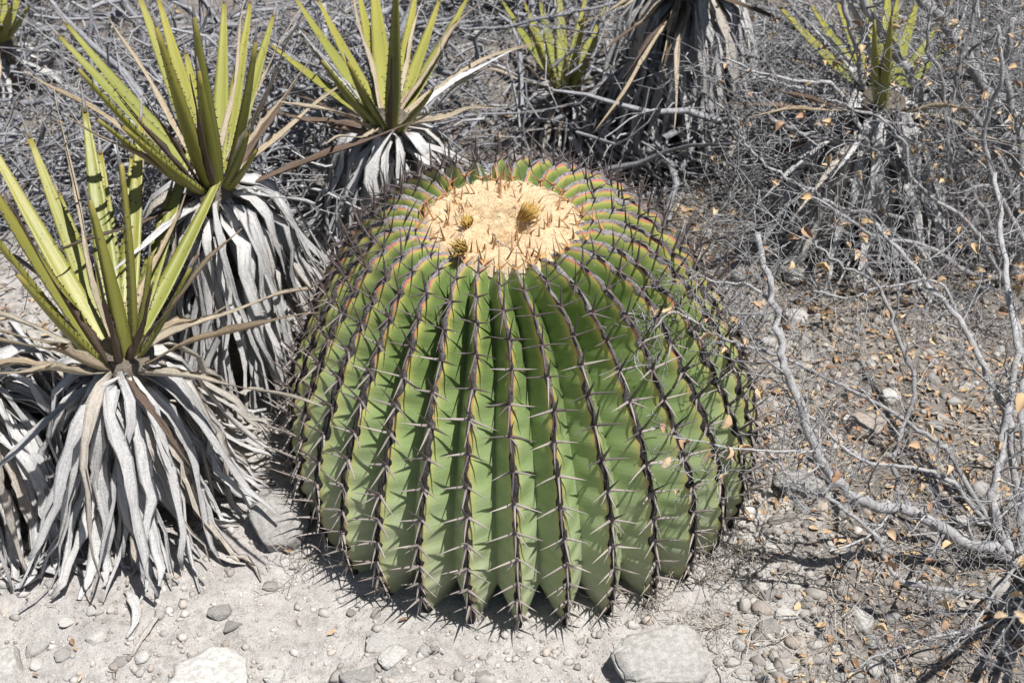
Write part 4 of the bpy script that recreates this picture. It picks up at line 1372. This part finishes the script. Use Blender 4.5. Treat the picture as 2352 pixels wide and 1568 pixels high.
stem(S1, [(2350, 1290, .0), (2460, 1250, .20), (2520, 1200, .42), (2480, 1150, .62), (2420, 1150, .8)], .0120, .0040, 15, 15, 14, (.07, .2))
stem(S1, [(2350, 1295, .0), (2440, 1350, .20), (2500, 1420, .40), (2480, 1480, .58), (2430, 1500, .72)], .0110, .0040, 15, 16, 14, (.07, .2))
stem(S1, [(2352, 1300, .0), (2500, 1400, .25), (2620, 1500, .45), (2640, 1560, .62), (2600, 1620, .78)], .0110, .0040, 15, 17, 14, (.07, .2))
stem(S1, [(2352, 1300, .0), (2560, 1300, .25), (2700, 1320, .5), (2720, 1300, .75)], .0110, .0040, 15, 18, 14, (.07, .2))
stem(S1, [(2352, 1300, .0), (2420, 1440, .16), (2440, 1560, .30), (2400, 1660, .42)], .0090, .0035, 12, 19, 10, (.07, .2))
S2 = shrub2
stem(S2, [(2300, 600, .00), (2352, 400, .16), (2324, 342, .22), (2300, 290, .27), (2252, 181, .38), (2174, 55, .50), (2119, 0, .56), (2060, -80, .64)], .0150, .0105, 14, 21, 22)
stem(S2, [(2260, 600, .00), (2200, 400, .14), (2150, 274, .28), (2112, 212, .34), (2078, 154, .40), (2027, 75, .48), (1982, 0, .56), (1940, -80, .63)], .0120, .0080, 14, 22, 18)
stem(S2, [(2230, 580, .00), (2157, 445, .10), (2130, 359, .18), (2102, 291, .24), (2058, 226, .32), (2017, 161, .39), (1989, 85, .47), (1948, 0, .56)], .0105, .0055, 14, 23, 16)
stem(S2, [(2058, 226, .32), (1989, 205, .36), (1972, 127, .44), (1941, 27, .54), (1930, -60, .62)], .0070, .0050, 10, 24, 12)
stem(S2, [(2220, 560, .02), (2120, 430, .18), (2003, 352, .30), (1917, 321, .34), (1839, 308, .37), (1760, 267, .42), (1775, 235, .45)], .0075, .0028, 16, 25, 14)
stem(S2, [(2300, 640, .00), (2330, 480, .12), (2280, 330, .26), (2200, 200, .4), (2230, 60, .52), (2250, -40, .6)], .0080, .0045, 18, 26, 22)
stem(S2, [(2300, 640, .00), (2352, 520, .1), (2345, 330, .28), (2310, 180, .42), (2330, 40, .55)], .0100, .006, 16, 27, 20)
stem(S2, [(2240, 560, .02), (2060, 500, .16), (1950, 480, .22), (1850, 430, .28), (1750, 370, .34), (1690, 300, .38)], .0050, .002, 18, 28, 12)
stem(S2, [(2003, 352, .30), (1920, 200, .42), (1850, 190, .44), (1760, 170, .46), (1660, 130, .48)], .0050, .002, 16, 29, 12)
stem(S2, [(1989, 205, .36), (1870, 205, .36), (1790, 190, .36), (1700, 160, .38), (1650, 140, .38)], .0042, .0018, 14, 30, 10)

stem(S2, [(2290, 620, .0), (2210, 500, .12), (2180, 380, .26), (2150, 300, .34), (2060, 280, .38), (1960, 250, .42), (1890, 230, .46)], .0060, .0022, 16, 31, 16)
stem(S2, [(2310, 640, .0), (2270, 500, .14), (2220, 420, .24), (2180, 330, .34), (2170, 200, .46), (2130, 100, .56), (2140, 0, .64)], .0070, .0030, 16, 32, 20)
stem(S2, [(2310, 640, .0), (2352, 560, .1), (2290, 440, .24), (2260, 300, .38), (2300, 180, .5), (2290, 60, .6)], .0075, .0035, 16, 33, 22)
stem(S2, [(2300, 640, .0), (2220, 620, .1), (2120, 560, .2), (2000, 540, .27), (1900, 470, .34), (1830, 420, .38)], .0055, .0020, 16, 34, 14)
stem(S2, [(2310, 650, .0), (2280, 600, .1), (2230, 520, .2), (2100, 420, .32), (2080, 330, .40), (2010, 260, .46)], .0060, .0020, 14, 35, 14)

# ------------------------------------------------------------------ small dead weed and loose dead leaves
def weed(px, py, n, ln, label, seed):
    rs = np.random.default_rng(seed)
    p = G(px, py, 0)
    root = empty('dead_weed', (p[0], p[1], sgz(p[0], p[1])), label, 'weed')
    for i in range(n):
        mb = MB()
        ph = rs.uniform(0, 6.28)
        grow(mb, Vector((0, 0, .0)), Vector((math.cos(ph), math.sin(ph), rs.uniform(.05, .9))).normalized(), rs.uniform(.5, 1.1) * ln, .0011, 2, rs, [])
        for q in range(len(mb.v)):
            mb.v[q] = (mb.v[q][0], mb.v[q][1], max(mb.v[q][2], .001))
        link('stem', mb.mesh('stem', [M['chaff']]), root)
weed(1470, 1385, 9, .09, 'spindly bleached weed sprouting at the front foot of the cactus', 41)
weed(1610, 1330, 12, .08, 'wiry grey dead weed with leaf scraps between cactus and flat-topped rock', 42)
weed(1640, 1440, 10, .07, 'tuft of dry straw behind the flat-topped pale rock', 43)
weed(735, 1265, 5, .13, 'thin forked dry stem lying beside the grey boulder', 44)
weed(1690, 1270, 12, .07, 'brown dry tuft caught in the right foot of the cactus', 45)

def loose_leaf(px, r0, label, mat='deadleaf', seed=0, w=.02):
    rs = np.random.default_rng(seed)
    P = np.array([G(x, y, z) for x, y, z in px])
    P[:, 2] += np.array([sgz(p[0], p[1]) for p in P])
    me = strap([Vector(p) for p in smooth_path(P, 11)], w, .0018, Vector((0, 0, 1)), .4, rs=rs, mat=M[mat], crumple=.5, taper=.8, name='fallen_leaf')
    link('fallen_leaf', me, None, label, 'leaf', 'dead leaves lying on the dirt')
loose_leaf([(292, 1352, .006), (310, 1385, .014), (312, 1420, .012), (290, 1460, .005)], 0, 'curved white dead leaf lying alone on the dirt', seed=1, w=.018)
loose_leaf([(362, 1412, .008), (335, 1445, .008), (312, 1485, .006), (303, 1500, .004)], 0, 'slim grey dead leaf like a stick beside the curved white one', seed=2, w=.010)
rl = np.random.default_rng(77)
for k in range(46):
    x, y = rl.uniform(-20, 560), rl.uniform(1120, 1330)
    if y > 1290 and x > 120:
        continue
    a = rl.uniform(-.6, .6)
    ln = rl.uniform(40, 110)
    dx, dy = math.cos(a) * ln / 2, math.sin(a) * ln / 2
    loose_leaf([(x - dx, y - dy, .006), (x, y + rl.uniform(-12, 12), .014), (x + dx, y + dy, .005)], 0, 'scrap of grey dead leaf shed below the agave skirts', seed=80 + k, w=rl.uniform(.01, .02))
for k in range(40):
    x, y = rl.uniform(-20, 760), rl.uniform(430, 1100)
    a = rl.uniform(-1.5, 1.5)
    ln = rl.uniform(40, 110)
    dx, dy = math.cos(a) * ln / 2, math.sin(a) * ln / 2
    loose_leaf([(x - dx, y - dy, .006), (x, y + rl.uniform(-12, 12), .018), (x + dx, y + dy, .005)], 0, 'weathered leaf strip lying on the grit between the agaves', seed=180 + k, w=rl.uniform(.008, .018))
